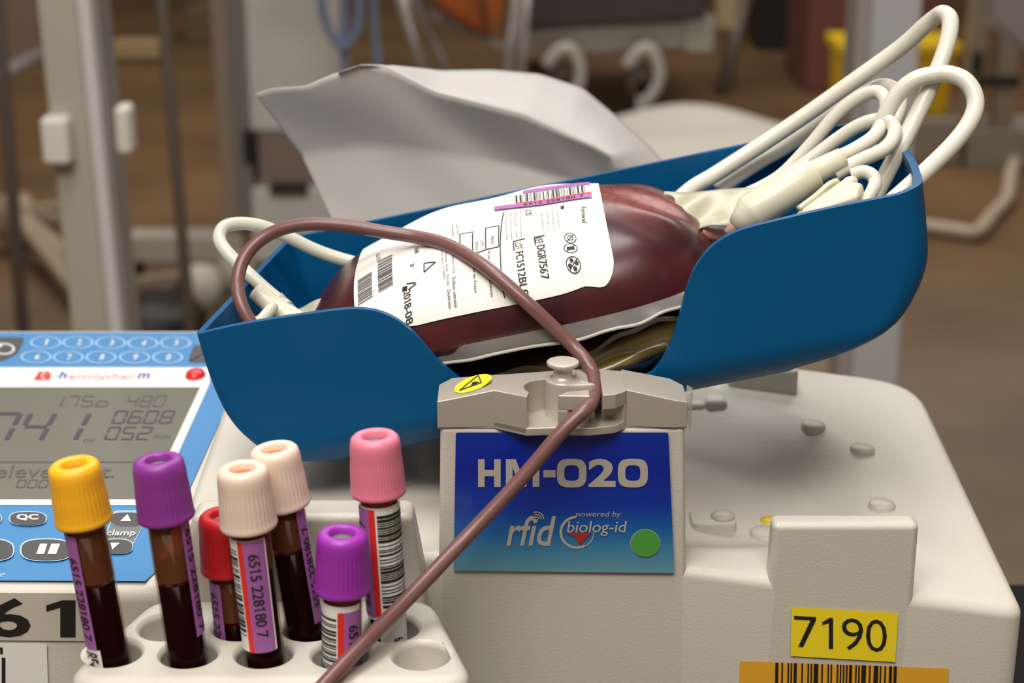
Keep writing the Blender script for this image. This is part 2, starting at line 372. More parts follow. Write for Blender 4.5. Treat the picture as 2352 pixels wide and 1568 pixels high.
def sq_ring(f, t, m):
    vs, n_ = [], 40
    for i in range(n_):
        a = 2*pi*i/n_; c_, s_ = cos(a), sin(a); X = (abs(c_)**.62)*(1 if c_ > 0 else -1); Y_ = (abs(s_)**.62)*(1 if s_ > 0 else -1)
        vs += [f(.5+.5*X, .5+.5*Y_), f(.5+(.5-t)*X, .5+(.5-t*.92)*Y_)]
    pn.add(vs, [(2*i, 2*((i+1) % n_), 2*((i+1) % n_)+1, 2*i+1) for i in range(n_)], m)
sq_ring(UB(1279, 1347, 1053, 1119), .25, 1); sq_ring(UB(1419, 1488, 1053, 1119), .25, 1); pn.text(FR, '2', (1351, 1118, 1414, 1053), 1, bold=.035)
pn.poly(FR, [(1248, 1096), (1276, 1096), (1276, 1079), (1248, 1079)], 1)
pn.text(FQ, 'rfid', (1163, 1253, 1277, 1184), 1, bold=.012, shear=.25)
for k in range(3): pn.ring(FQ, 1232, 1192, 7+5.5*k, 7+5.5*k, 2.6, 1, 14, -pi*.62, -.02)
pn.disc(FQ, 1232, 1188, 4, 4, 1)
pn.text(FQ, 'powered by', (1321, 1190, 1427, 1174), 1, shear=.2)
pn.text(FR, 'biolog-id', (1302, 1231, 1440, 1196), 1, bold=.006, shear=.15)
pn.ring(FQ, 1325, 1222, 40, 38, 6, 1, 40, radians(60), radians(265)); pn.ring(FQ, 1325, 1222, 40, 38, 2.5, 1, 30, radians(0), radians(62))
pn.poly(FR, [(1299, 1223), (1358, 1223), (1332, 1252), (1322, 1234)], 2)
pn.disc(FR, 1482, 1247, 34.5, 32.5, 1); pn.disc(lambda u, v: PY(u, v, yp-.0005), 1482, 1247, 33, 31, 3)
pn.build('name_panel', [M_grad, M_tan, mat('dull_red_print', (.40, .03, .02), .5), M_green], mx)
# clamp head: metal block with a knob pocket and a groove for the tubing
ZC0, ZC1 = Z(-.1935), Z(-.1814)
def ctop(x, y): return ZC1 - max(0, (-.0045)-x)*.20 - max(0, x-.034)*.20
def cz(u, v): p = PZ(u, v, ZC1); return (p.x, p.y)
cl = MB(); yb = .5005
xl, xr = xa1-.0008, xb1+.0006
pA = cz(1135, 895); pB = cz(1210, 911); pkc = cz(1270, 888); rk = .0088
arc = [(pkc[0]+rk*cos(a), pkc[1]+rk*.82*sin(a)) for a in [radians(215-k*12.5) for k in range(13)]]
left = [(xl, .4815), (xl+.004, .4815), pA, pB]+arc
xm0 = cz(1331, 870)[0]; xs0 = cz(1352, 870)[0]-.0002; xs1 = cz(1379, 870)[0]
left = left+[(pkc[0]+rk*.80, pkc[1]+rk*.52), (pkc[0]+rk*.86, yb), (xl+.004, yb), (xl, yb-.004)]
# go round the pocket the long way: left wall, back wall
cl.prism(left[:4]+arc+left[-4:], ZC0, ctop)
pk1 = cz(1322, 872)
cl.prism([(pk1[0]+.0002, pk1[1]), (pk1[0]+.0022, pk1[1]-.0016), (xs0, pk1[1]-.0022), (xs0, yb), (pkc[0]+rk*.86, yb)], ZC0, ctop)
zsp0 = Z(-.1862); wf = [cz(1281, 912), cz(1350, 912)]
cl.prism([(wf[0][0], .4772), (xs0, .4768), (xs0, .4822), (wf[0][0]+.003, .4808)], zsp0, ctop)
cl.prism([(wf[0][0], .4772), (wf[0][0]+.0030, .4771), (wf[0][0]+.0046, .4785), (xs0, .4800), (xs0, .4822), (wf[0][0]+.003, .4808)], ZC0, zsp0)
pG = cz(1440, 894); zsp = Z(-.1862); zlo_ = Z(-.1908)
def fl_(dx): k_ = (dx-.004)/(pG[0]-xs1-.004); return (xs1+dx, .4783+(pG[1]-.4783)*k_)
cl.prism([fl_(.0069), pG, (xr-.004, .4813), (xr, .4818), (xr, yb-.004), (xr-.004, yb), (xs1+.0069, yb)], ZC0, ctop)
cl.prism([(xs1, .4775), (xs1+.004, .4783), fl_(.010), (xs1+.010, yb-.0005), (xs1, yb)], zsp, lambda x, y: ctop(x, y))
cl.prism([(xs1, .4850), (xs1+.0030, .4846), (xs1+.0054, .4828), fl_(.0068), (xs1+.010, .4850), (xs1+.010, yb-.0005), (xs1, yb)], ZC0, zsp)
zf = Z(-.1915)
cl.prism([(xl, .482), pA, (pB[0], pB[1]), (wf[0][0], .4768), (xs0, .4763), (xs1+.004, .4783), pG, (xr, .482), (xr, yb-.001), (xl, yb-.001)], ZC0-.0006, zf)
cl.build('clamp_head', M_alu, mx, bevel=.0005, seg=2, recalc=True)
kc = PY(1293, 832, .4880); kn = MB(); KX, KY = kc.x, .4880
kn.lathe([(.0051, zf-.0003), (.0053, zf), (.0053, Z(-.1805)), (.0050, Z(-.1800)), (.0038, Z(-.1798)), (.0030, Z(-.1790)), (.0028, Z(-.1770)), (.0030, Z(-.1760)), (.0047, Z(-.1756)), (.0050, Z(-.1752)), (.0050, Z(-.1746)), (.0047, Z(-.1743)), (.002, Z(-.1742))], 40, Matrix.Translation((KX, KY, 0)))
cam_pts = [(KX+.001, KY-.0050), (KX+.0085, KY-.0048), (KX+.0098, KY-.0040), (KX+.0060, KY-.0010), (KX+.0050, KY+.002), (KX, KY+.002)]
kn.prism(cam_pts, zf, Z(-.1802)); kn.build('clamp_knob', M_alu2, mx, bevel=.0004, seg=2)
ws = MB(); WZ = lambda u, v: (lambda p: Vector((p.x, p.y, ctop(p.x, p.y)+.00025)))(PZ(u, v, ZC1-.0012)); WZ2 = lambda u, v: WZ(u, v)+Vector((0, 0, .00012))
e_ = [(1086+43*cos(a)-0*sin(a), 880+17*sin(a)-6*cos(a)) for a in [2*pi*i/32 for i in range(32)]]
ws.poly(WZ, e_, 0)
T3 = [(1055, 891), (1098, 864), (1106, 882)]
for a, b in zip(T3, T3[1:]+T3[:1]): ws.line(WZ2, *a, *b, 2.4, 1)
ws.disc(WZ2, 1090, 880, 7, 3, 1, 10); ws.line(WZ2, 1082, 883, 1100, 879, 2.5, 1)
ws.build('warning_sticker', [M_yel2, M_black], mx)
for hx, hv in ((1400, 947), (1318, 935)):      # finger hollow: a dark lined dimple
    pass
fl = MB(); xq = xr+.0006
fl.grid(lambda a, b: Vector((xq+.0016*sin(a*pi)*(1-b*.2), .484+.008*a, Z(-.1835)-.0125*b)), 6, 6); fl.build('clear_splash_guard', film('guard_film', (.92, .88, .86), .2, .72, .3), mx)
# upstand beside the tower
ux0, ux1 = PY(1772, 1200, YF).x, PY(2113, 1200, YF).x
up = MB(); zb_, zt_ = Z(-.31), Z(-.2258); yu = .4900
up.add([(ux0-.0012, YF-.00004, zb_), (ux1+.0006, YF-.00004, zb_), (ux1+.0006, yu+.002, zb_), (ux0-.0012, yu+.002, zb_), (ux0+.0006, YF-.00004, zt_), (ux1, YF-.00004, zt_), (ux1, yu, zt_), (ux0+.0006, yu, zt_)], [(3, 2, 1, 0), (4, 5, 6, 7), (0, 1, 5, 4), (1, 2, 6, 5), (2, 3, 7, 6), (3, 0, 4, 7)])
up.build('front_upstand', M_beige, mx, bevel=.0022, seg=4)
# small studs, pad and button on the deck
def on_deck(u, v, dz=0):
    y = .5
    for _ in range(30):
        p = PY(u, v, y); y += (p.z-(h_top(p.x, p.y)+dz))*1.6
    return PY(u, v, y)
for u, v, ra in ((1868, 978, .0046), (1981, 1032, .0046), (2026, 1160, .0046), (1760, 1228, .0058)):
    p = on_deck(u, v); MB().lathe([(ra, -.004), (ra, .0006), (ra*.9, .0012), (ra*.5, .0016), (.0001, .0017)], 28, Matrix.Translation(p) @ Matrix.Rotation(radians(4), 4, 'Y')).build('screw_cover', M_beige, mx)
p = on_deck(1640, 1200); pd = MB().prism(rounded([(p.x-.0085, p.y-.006), (p.x+.0075, p.y-.006), (p.x+.0075, p.y+.0065), (p.x-.0085, p.y+.0065)], .003, 4), p.z-.004, p.z+.0022).build('button_pad', M_beige, mx, bevel=.0006)
q = on_deck(1660, 1188, .0022); MB().lathe([(.0042, 0), (.0042, .0006), (.0036, .0012), (.002, .0016), (.0001, .0017)], 28, Matrix.Translation((q.x, q.y, p.z+.0021))).build('push_button', M_beige, pd)
p = on_deck(1768, 1196); MB().lathe([(.0034, -.003), (.0034, .0006), (.0001, .0007)], 24, Matrix.Translation(p)).build('warning_dot', M_yel, mx)
# rear rest and rocker post under the tray
a, b = PY(1670, 915, .628), PY(1828, 938, .628)
MB().box(((a.x+b.x)/2, .638, Z(-.2335)), (b.x-a.x, .024, .012)).build('rear_rest', M_beige, mx, bevel=.0015)
p = on_deck(1645, 937); MB().box((p.x, p.y+.006, p.z), (.0085, .014, .007)).build('limit_stop', M_beige, mx, bevel=.0018)
p = on_deck(1597, 936); MB().box((p.x, p.y+.006, p.z-.001), (.0085, .014, .006)).build('limit_stop', M_beige, mx, bevel=.0018)
MB().box((.018, .566, Z(-.2325)), (.066, .074, .060)).build('rocker_post', M_beige, mx, bevel=.003)  # tray support made oversize to block light and darken the deck
# stickers on the front face
st = MB(); SP = lambda u, v: PY(u, v, YF-.0007); SQ = lambda u, v: PY(u, v, YF-.0009)
st.poly(SP, [(1818, 1393), (2063, 1407), (2056, 1520), (1816, 1506)], 0)
def quad(f, q): # bilinear pixel quad, q = ll, lr, ur, ul -> unit square map
    def g(x, y):
        a = [(1-x)*(1-y)*q[0][k]+x*(1-y)*q[1][k]+x*y*q[2][k]+(1-x)*y*q[3][k] for k in (0, 1)]; return f(*a)
    return g
G = quad(SQ, [(1824, 1484), (2037, 1498), (2037, 1425), (1824, 1414)])
for i, ch in enumerate('7190'): st.text(G, ch, [(.0, 0, .235, 1), (.305, 0, .42, 1), (.515, 0, .745, 1.02), (.775, 0, 1, 1.02)][i], 1, bold=-.008)
st.build('yellow_number_sticker', [M_yel, M_black], mx)
st = MB(); st.poly(SP, [(1700, 1518), (2179, 1535), (2172, 1700), (1697, 1690)], 0)
G = quad(SQ, [(1778, 1680), (2055, 1690), (2060, 1530), (1781, 1521)])
st.bars(G, (0, 0, 1, 1), 26, 5, 1); st.build('orange_barcode_sticker', [M_org, M_black], mx)

# console with keypad, display and buttons
ZC = Z(-.239)
cn = shell(MB(), dens(rounded([(-.262, .4665), (-.1045, .4665), (-.1045, .714), (-.262, .714)], .010, 6), .01), lambda x, y: ZC-.0006, ZT, .0055, 6, 6).build('console', M_beige, mx)
def KZ(dz): return lambda u, v: PZ(u, v, ZC+dz*.00018)
K0, K1, K2, K3, K4, K5 = [KZ(k) for k in (0, 1, 2, 3, 4, 5)]
def xr_at(v): return 350+(v-1310)*(515-350)/(945-1310)
def UL(v, x=-.250): return 1176+x*F/((ZC-H)/ray(0, v).z)
mem = MB()
mem.poly(K0, [(UL(763), 763), (xr_at(763), 763), (xr_at(1285), 1285), (xr_at(1285)-3, 1312), (xr_at(1285)-28, 1334), (UL(1330), 1330)], 0)
mem.poly(K1, [(UL(843), 843), (482, 843), (482, 880), (362, 1146), (364, 1160), (UL(1159), 1159), (UL(1146), 1146)], 1)
for row, cs in ((((105, 786), (179, 786), (254, 787), (328, 788), (403, 787)), '12345'), (((83, 819), (157, 820), (232, 820), (309, 820), (385, 820)), '67890')):
    for (u, v), ch in zip(row, cs):
        mem.ring(K1, u, v, 35, 14, 3.2, 2); mem.text(K1, ch, (u-3, v+6, u+8, v-7), 1, bold=.02, shear=.3)
mem.poly(K1, rounded([(-40, 828), (-30, 774), (58, 774), (40, 812), (5, 829)], 9, 4), 3)
mem.ring(K2, 10, 801, 24, 13, 5, 1, 24, -1.9, 2.2); mem.poly(K2, [(-14, 795), (6, 786), (4, 797)], 1)
mem.poly(K1, rounded([(432, 828), (446, 792), (500, 792), (480, 832), (440, 832)], 6, 4), 3)
mem.poly(K2, [(77, 872), (90, 853), (112, 853), (118, 862), (113, 872)], 4); mem.ring(K3, 104, 863, 9, 8, 2.5, 1, 18, 1.5, 4.8)
mem.text(K2, 'h', (133, 868, 154, 853), 5, shear=.3, bold=.02); mem.text(K2, 'emophar', (156, 873, 314, 857), 6, shear=.3); mem.text(K2, 'm', (315, 868, 345, 857), 5, shear=.3, bold=.02)
def key(u, v, rx, ry):
    mem.poly(K3, [(u+rx*1.06*(abs(cos(a))**.75)*(1 if cos(a) > 0 else -1), v+ry*1.10*(abs(sin(a))**.75)*(1 if sin(a) > 0 else -1)) for a in [2*pi*i/40 for i in range(40)]], 2)
    mem.poly(K4, [(u+rx*(abs(cos(a))**.75)*(1 if cos(a) > 0 else -1), v+ry*(abs(sin(a))**.75)*(1 if sin(a) > 0 else -1)) for a in [2*pi*i/40 for i in range(40)]], 3)
key(64, 1190, 41, 15); mem.text(K5, 'QC', (38, 1195, 88, 1180), 1, bold=.035)
key(-38, 1190, 40, 15); key(-26, 1262, 56, 24)
mem.poly(K1, rounded([(254, 1196), (262, 1172), (332, 1172), (330, 1205), (304, 1252), (290, 1272), (240, 1270), (236, 1240)], 8, 4), 2)
mem.poly(K2, rounded([(256, 1196), (264, 1174), (329, 1174), (328, 1205), (302, 1250), (288, 1270), (242, 1268), (239, 1240)], 8, 4), 7)
key(292, 1191, 40, 15); key(268, 1254, 36, 16)
mem.poly(K5, [(276, 1196), (301, 1196), (293, 1180)], 1); mem.poly(K5, [(254, 1246), (275, 1246), (258, 1262)], 1)
mem.text(K5, 'clamp', (245, 1233, 311, 1216), 1, bold=.01, shear=.2)
key(106, 1262, 57, 24)
mem.poly(K5, [(83, 1272), (92, 1248), (109, 1248), (101, 1272)], 1); mem.poly(K5, [(109, 1272), (118, 1248), (138, 1248), (129, 1272)], 1)
mem.text(K1, 'e', (0, 1324, 12, 1316), 2, shear=.2)
mem.build('keypad_membrane', [M_key, M_white, M_line, M_dkey, M_red, M_navy, M_pinkp, mat('mid_grey_key', (.16, .17, .18), .5)], mx)
lc = MB(); lc.poly(K2, [(UL(889, -.240), 889), (459, 889), (338, 1145), (UL(1145, -.240), 1145)], 0)
def LQ(u0, v0, u1, v1, sh): # lower-left, top right, slant in px
    return quad(K3, [(u0, v0), (u1, v0), (u1+sh, v1), (u0+sh, v1)])
seg7(lc, LQ(-51, 1014, 186, 944, 38), '741', (0, 0, 1, 1), 1, .15)
seg7(lc, LQ(252, 973, 396, 941, 14), '0608', (0, 0, 1, 1), 1, .13); seg7(lc, LQ(236, 1010, 344, 978, 14), '052', (0, 0, 1, 1), 1, .13)
seg7(lc, LQ(110, 934, 250, 907, 11), '175o', (0, 0, 1, 1), 2, .13); seg7(lc, LQ(285, 934, 378, 907, 11), '480', (0, 0, 1, 1), 2, .13)
lc.text(K3, 'ml', (191, 1014, 219, 1004), 2, shear=.3); lc.text(K3, 'mm', (352, 1006, 388, 999), 2, shear=.3)
lc.line(K3, -200, 1060, 370, 1060, 1.5, 2); lc.text(K3, 'elevement.', (-10, 1096, 262, 1068), 2, shear=.2); seg7(lc, LQ(34, 1120, 110, 1100, 8), '000', (0, 0, 1, 1), 2, .12)
lc.build('display_screen', [M_lcd, M_seg, M_seg2], mx)
p = PZ(449, 864, ZC); MB().lathe([(.0040, 0), (.0040, .0008), (.0034, .0020), (.002, .0027), (.0001, .0029)], 28, Matrix.Translation((p.x, p.y, ZC)) @ Matrix.Diagonal((1, 1.35, 1, 1))).build('alarm_button', M_led, mx)
yc = .4665; CS = lambda u, v: PY(u, v, yc-.0006); CS2 = lambda u, v: PY(u, v, yc-.0008)
st = MB(); st.poly(CS, [(-200, 1360), (200, 1362), (198, 1472), (-200, 1468)], 0)
st.text(CS2, '6', (-32, 1463, 70, 1373), 1, bold=.02); st.text(CS2, '1', (106, 1463, 173, 1378), 1, bold=.02); st.build('number_sticker', [M_stick, M_black], mx)
st = MB(); st.poly(CS, rounded([(-160, 1474), (107, 1477), (112, 1620), (-160, 1620)], 4, 3), 0); st.bars(CS2, (-120, 1600, 12, 1510), 14, 3, 1); st.text(CS2, '61', (-40, 1502, 6, 1486), 1, rot=0)
st.build('barcode_sticker', [M_labelw, M_black], mx)

# ------------------------------------------------------------------ rocking tray
TY = .507
_L, _R = PY(445, 770, TY), PY(2125, 430, TY)
EA = (_R-_L).normalized(); EW = Vector((-EA.z, 0, EA.x)); EB = Vector((0, 1, 0)); LA = (_R-_L).length; WB = .102; D = .0545
def TW(a, b, w): return _L + EA*a + EB*b + EW*w
def AW(u, v): p = PY(u, v, TY)-_L; return p.dot(EA), p.dot(EW)
FT = [AW(*q) for q in [(445, 770), (520, 752), (600, 737), (700, 722), (760, 714), (800, 710), (830, 710), (865, 715), (900, 728), (930, 748), (960, 776), (1000, 825), (1050, 872), (1090, 906), (1140, 922), (1300, 900), (1440, 880), (1500, 862), (1522, 842), (1540, 810), (1555, 765), (1567, 710), (1577, 670), (1590, 632), (1606, 602), (1630, 572), (1665, 546), (1710, 526), (1800, 503), (1900, 480), (2000, 460), (2060, 448), (2100, 436), (2125, 430)]]
FT = [(a, w) for a, w in FT]
SL = sorted([(w, a) for a, w in [AW(*q) for q in [(445, 770), (465, 840), (500, 930), (540, 990), (600, 1040), (650, 1062), (700, 1074), (760, 1080)]]])
SR = sorted([(w, a) for a, w in [AW(*q) for q in [(2125, 430), (2137, 570), (2133, 630), (2110, 690), (2070, 750), (2000, 800), (1900, 840), (1850, 857)]]])
SL, SR, FT = [[(p_.x, p_.y) for p_ in smooth([Vector((a_, b_, 0)) for a_, b_ in T_], 5)] for T_ in (SL, SR, FT)]
rim = rounded([(0, 0), (LA, 0), (LA+.0075, .052), (LA+.0005, WB), (.0172, WB)], [.004, .010, .030, .014, .006], 8)
rim = dens(rim, .0011)
cut = [i for i, p in enumerate(rim)]
K = 26; rows = []
def lvl(w):
    q = max(0, (-D+.013)-w)/.013; return .013*(1-sqrt(max(0, 1-q*q)))
for i, (a, b) in enumerate(rim):
    tp = interp(a, FT) if b < .006 else 0.0
    if b < .006 and tp < 0: tp *= 1.0 if b < .002 else 1-(b-.002)/.004
    col = []
    n_ = a/LA
    for k in range(K+1):
        t = sin(pi/2*k/K); w = tp+(-D-tp)*t
        dl = interp(w, SL)-SL[-1][1]; dr = interp(w, SR)-SR[-1][1]
        nn = min(1, max(0, n_)); aa = a+dl*(1-nn)**1.0+dr*nn if False else a + (dl if nn < .5 else dr)*abs(2*nn-1)**1.2
        ins = lvl(w); bb = WB/2+(b-WB/2)*(1-ins/(WB/2)); col.append(TW(aa, bb, w))
    rows.append(col)
tb = MB(); n = len(rim); vs = [rows[i][k] for k in range(K+1) for i in range(n)]
fs = [((k+1)*n+i, (k+1)*n+(i+1) % n, k*n+(i+1) % n, k*n+i) for k in range(K) for i in range(n)]
cb = TW(.115, WB/2, -D); bot = vs[K*n:]
for t in (.75, .5, .25): vs += [cb+(p-cb)*t for p in bot]
for k in range(K, K+3): fs += [((k+1)*n+i, (k+1)*n+(i+1) % n, k*n+(i+1) % n, k*n+i) for i in range(n)]
vs.append(cb); fs += [(len(vs)-1, (K+3)*n+(i+1) % n, (K+3)*n+i) for i in range(n)]
tb.add(vs, fs, 0, True)
tray = tb.build('rocking_tray', M_blue, None, bevel=.0007, seg=2, solid=.0024, soff=-1, angle=50)
tag(tray, 'blue plastic tray with a notched front wall, tilted up to the right', 'tray')

# ------------------------------------------------------------------ blood bag
BA, BAH, BB, BBH, WS = .0970, .0715, .0490, .0470, -.0215
def bag_h(a, b):
    p = min(1, abs((a-BA)/BAH)); q = min(1, abs((b-BB)/BBH))
    pe = 3.2 if a > BA else 2.6
    h = .0305*max(0, 1-p**pe)**.52*max(0, 1-q**2.6)**.50
    if a > .138: h += .0011*sin((b-.02)*330)*sstep(.138, .16, a)*(1-p**4)
    h += .0006*sin(a*190+1)*sin(b*120)*(1-q**4)*(1-p**4)
    return h
def plan(t, s=1.0, ex=3.0):
    c_, s_ = cos(t), sin(t); return BA+BAH*s*(abs(c_)**(2/ex))*(1 if c_ > 0 else -1), BB+BBH*s*(abs(s_)**(2/ex))*(1 if s_ > 0 else -1)
def bag_hs(s): return max(0, 1-s**3.0)**.52
def bag_pt(t, s):
    a, b = plan(t, s); 
    h = bag_top(a, b); return TW(a, b, h)
def bag_top(a, b):
    p = abs((a-BA)/BAH); q = abs((b-BB)/BBH); e = (p**3+q**3)**(1/3)
    if e >= 1: return WS
    k = max(0, 1-e**2.7)**.50
    h = .0300*k
    h -= .004*sstep(.02, -.9, (BA-a)/BAH*-1) if a < BA else 0
    if a > .132: h += .0010*sin((b-.012)*300+2*(a-.13)*60)*sstep(.132, .155, a)*min(1, (1-e)*6)
    h += .0005*sin(a*170+1)*sin(b*110)*min(1, (1-e)*4)
    return WS+max(h, 0)
bag = thing('blood_bag', 'bulging dark red blood bag with white printed label, lying in the blue tray', 'blood bag', TW(BA, BB, -.04))
pm = MB(); NT, NS = 160, 34; vs = []; fs = []
for j in range(NS+1):
    s = sin(pi/2*j/NS)
    for i in range(NT):
        a, b = plan(2*pi*i/NT, max(s, .001)); vs.append(TW(a, b, bag_top(a, b) if j < NS else WS))
for j in range(NS):
    for i in range(NT): fs.append((j*NT+i, j*NT+(i+1) % NT, (j+1)*NT+(i+1) % NT, (j+1)*NT+i)[::-1])
k0 = len(vs)
for j in range(1, 9):
    s = cos(pi/2*j/9)
    for i in range(NT):
        a, b = plan(2*pi*i/NT, s); vs.append(TW(a, b, WS-.011*max(0, 1-s**3)**.5))
for j in range(8):
    o0 = NS*NT if j == 0 else k0+(j-1)*NT; o1 = k0+j*NT
    for i in range(NT): fs.append((o0+i, o0+(i+1) % NT, o1+(i+1) % NT, o1+i)[::-1])
fs.append(tuple(range(k0+7*NT, k0+8*NT)))
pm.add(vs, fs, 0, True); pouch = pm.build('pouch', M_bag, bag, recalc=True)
# welded clear edge
sm_ = MB()
def skirt(t, r):
    a, b = plan(t, 1.0); c_, s_ = cos(t), sin(t)
    out = .0045+.016*max(0, c_)**6+.010*max(0, -c_)**4
    dirn = Vector((c_*.9, s_)).normalized(); aa, bb = a+dirn.x*out*r, b+dirn.y*.0022*r if s_ < 0 else b+dirn.y*.001*r
    w = WS+.0002-.0048*r*max(0, -s_)**.5+.0005*sin(t*23)*r
    if c_ > .3: w += .006*r*max(0, c_)**3
    k_ = sstep(.076, .086, aa)*(1-sstep(.146, .152, aa)); return TW(aa, max(bb, .0034-.0030*k_), w)
sm_.grid(lambda x, y: skirt(2*pi*x, y), 200, 5); sm_.build('welded_edge', M_clear, bag, recalc=True)
rb = MB()
rb.tube([skirt(pi+.25+(pi-.55)*i/90, .98)+EB*-.0004 for i in range(91)], .00055, 8); rb.build('edge_bead', M_bead, pouch)
# positions were read off the photograph along the label: a = along the tray, b = depth
def hit(u, v):
    d = ray(u, v); lo = None
    for k in range(900):
        t = .45+k*.0003; p = O3+d*t-_L; a, b, w = p.dot(EA), p.dot(EB), p.dot(EW)
        if 0 < b < .1 and bag_top(a, b) > WS and w <= bag_top(a, b): return a, b
    return None
# label
aL, aR, bF, bK = .0545, .1335, .0036, .072
def BS(dz):
    def f(a, b):
        e = .0008; h = bag_top(a, b); n = Vector((-(bag_top(a+e, b)-h)/e, -(bag_top(a, b+e)-bag_top(a, b-e))/(2*e), 1)).normalized()
        return TW(a, b, h) + (EA*n.x+EB*n.y+EW*n.z)*dz
    return f
L0, L1, L2 = BS(.0005), BS(.0007), BS(.0010)
aL = (hit(815, 672) or (.048,))[0]
LFE = sorted(h_ for h_ in [hit(*q_) for q_ in ((905, 768), (950, 757), (1060, 729), (1210, 697), (1320, 677), (1385, 663))] if h_)
LFE = [(p_.x, p_.y) for p_ in smooth([Vector((a_, b_, 0)) for a_, b_ in LFE], 8)]
lb = MB()
def lab_rc(x, y):
    y = y*y*.7+y*.3
    return lab_rc0(x, y)
def lab_rc0(x, y):     # rounded corners by pulling the outline in
    a = aL+(aR-aL)*x; b = bF+(bK-bF)*y; r = .006
    ins = 0; bf_ = interp(a, LFE); b = bf_+(bK-bf_)*y
    if y*(bK-bF) < r: d = r-y*(bK-bF); ins = r-sqrt(max(0, r*r-d*d))
    lo, hi = aL+ins*.8, aR-ins; return L0(lo+(hi-lo)*x, b)
lb.grid(lab_rc, 50, 110, 0)
def LB(st, a0, a1, b1, b0, m=1, bold=0.0): lb.text(L1, st, (a0, b0, a1, b1), m, rot=-90, bold=bold)
def LT(st, u0, v0, u1, v1, wpx, m=1, bold=0.0):
    """text running towards the camera from pixel (u0,v0) to (u1,v1) along its baseline, letters wpx tall to the right"""
    p, q = hit(u0, v0), hit(u1, v1)
    if not p or not q: return
    r = hit(u0+wpx, v0-wpx*.2) or (p[0]+wpx*.00015, p[1]); hgt = (r[0]-p[0])
    X = Vector(q)-Vector(p); Yv = Vector((hgt, 0)); g = lambda x, y: L1(*(Vector(p)+X*x+Yv*y))
    lb.text(g, st, (0, 0, 1, 1), m, bold=bold)
def LL(u0, v0, u1, v1, w=.00035, m=1):
    p, q = hit(u0, v0), hit(u1, v1)
    if p and q: lb.line(L1, *p, *q, w, m, 8)
LT('2018-08', 929, 676, 935, 752, 17, 1, .01); LT('LOT', 1183, 563, 1186, 579, 16); LT('FC1512BL01', 1185, 583, 1200, 698, 18, 1, .012)
LT('REF', 1228, 550, 1232, 565, 17); LT('DGR7567', 1233, 568, 1244, 646, 19, 1, .012)
LT('Fenwal', 1335, 480, 1337, 515, 11); LT('Dextrose', 1028, 668, 1032, 712, 8); LT('Sodium citrate', 1040, 640, 1045, 708, 8)
LT('monohydrate 327mg -', 1037, 580, 1041, 637, 7, 2); LT('acid phosph. dihydr. 251mg -', 1022, 580, 1028, 664, 7, 2); LT('water for injection to 100mL', 1013, 575, 1019, 645, 6, 2)
LT('a injecter en l\'etat', 1085, 596, 1089, 676, 9); LT('Ne pas utiliser si la solution', 1119, 580, 1126, 684, 9)
for k in range(4): LT('Inserer a travers par au moyen', 1160+k*11, 494+(-k*2), 1163+k*11, 556-k*2, 6, 2)
for k in range(4): LT('Fenwal Europe s.a.r.l.', 1242+k*12, 494-k*2, 1247+k*12, 540-k*2, 6, 2)
LT('CE', 1206, 487, 1210, 500, 13); LT('Formulation', 1038, 520, 1041, 548, 6, 2); LT('chaque 100mL', 1048, 520, 1051, 548, 6, 2)
LT('700mL', 1128, 545, 1130, 566, 8, 2); LT('CPD', 1104, 556, 1106, 570, 7, 2); LT('98.0mL', 1092, 560, 1094, 582, 7, 2)
LT('18', 953, 575, 955, 586, 9); LT('3', 944, 610, 945, 618, 9)
for q in [(1158, 492, 1152, 624), (1151, 650, 1160, 686), (1147, 522, 1147, 570), (1117, 528, 1117, 576), (1087, 540, 1087, 588), (1058, 542, 1058, 580), (1117, 528, 1147, 522), (1117, 576, 1147, 570), (1058, 542, 1090, 536), (1087, 588, 1117, 578)]: LL(*q)
for q in [(976, 608, 976, 628), (976, 628, 1002, 606), (976, 608, 1002, 606), (1180, 558, 1207, 552), (1180, 558, 1182, 579), (1228, 549, 1252, 545), (1228, 549, 1231, 567), (936, 655, 956, 652), (940, 668, 958, 654)]: LL(*q)
def IC(u, v, rx, ry, kind):
    p = hit(u, v); e1, e2 = hit(u+rx, v), hit(u, v-ry)
    if not (p and e1 and e2): return
    ra, rb_ = abs(e1[0]-p[0]), abs(e2[1]-p[1]); q = lambda x, y: L1(p[0]+x*ra, p[1]+y*rb_)
    lb.ring(q, 0, 0, 1, 1, .12, 1, 28); lb.line(q, -.65, -.65, .65, .65, .12, 1)
    if kind == 2: lb.patch(q, -.55, -.35, .55, .3, 1)
    if kind == 3:
        for k in range(4): a = k*pi/2+.3; lb.disc(q, .5*cos(a), .5*sin(a), .28, .28, 1, 12)
    if kind == 1: lb.ring(q, 0, 0, .5, .5, .12, 1, 16)
IC(1310, 550, 14, 11, 1); IC(1311, 574, 16, 12, 2); IC(1317, 609, 17, 17, 3)
def PQ(px, m=1):
    hh = [hit(*q_) for q_ in px]
    if all(hh): lb.poly(L1, hh, m)
PQ([(926, 673), (937, 670), (938, 659), (927, 662)]); PQ([(1289, 485), (1297, 483), (1296, 476), (1288, 478)])
for (u0, v0, u1, v1, wpx, sd) in ((836, 640, 826, 705, 34, 3), (880, 600, 872, 676, 34, 8)):
    p, q = hit(u0, v0), hit(u1, v1)
    if p and q: lb.bars(L1, (q[0], q[1], q[0]+.0052, p[1]), 24, sd, 2, 'y', 3)
LT('6515', 866, 588, 868, 604, 8, 2)
_fc = hit(1465, 452)
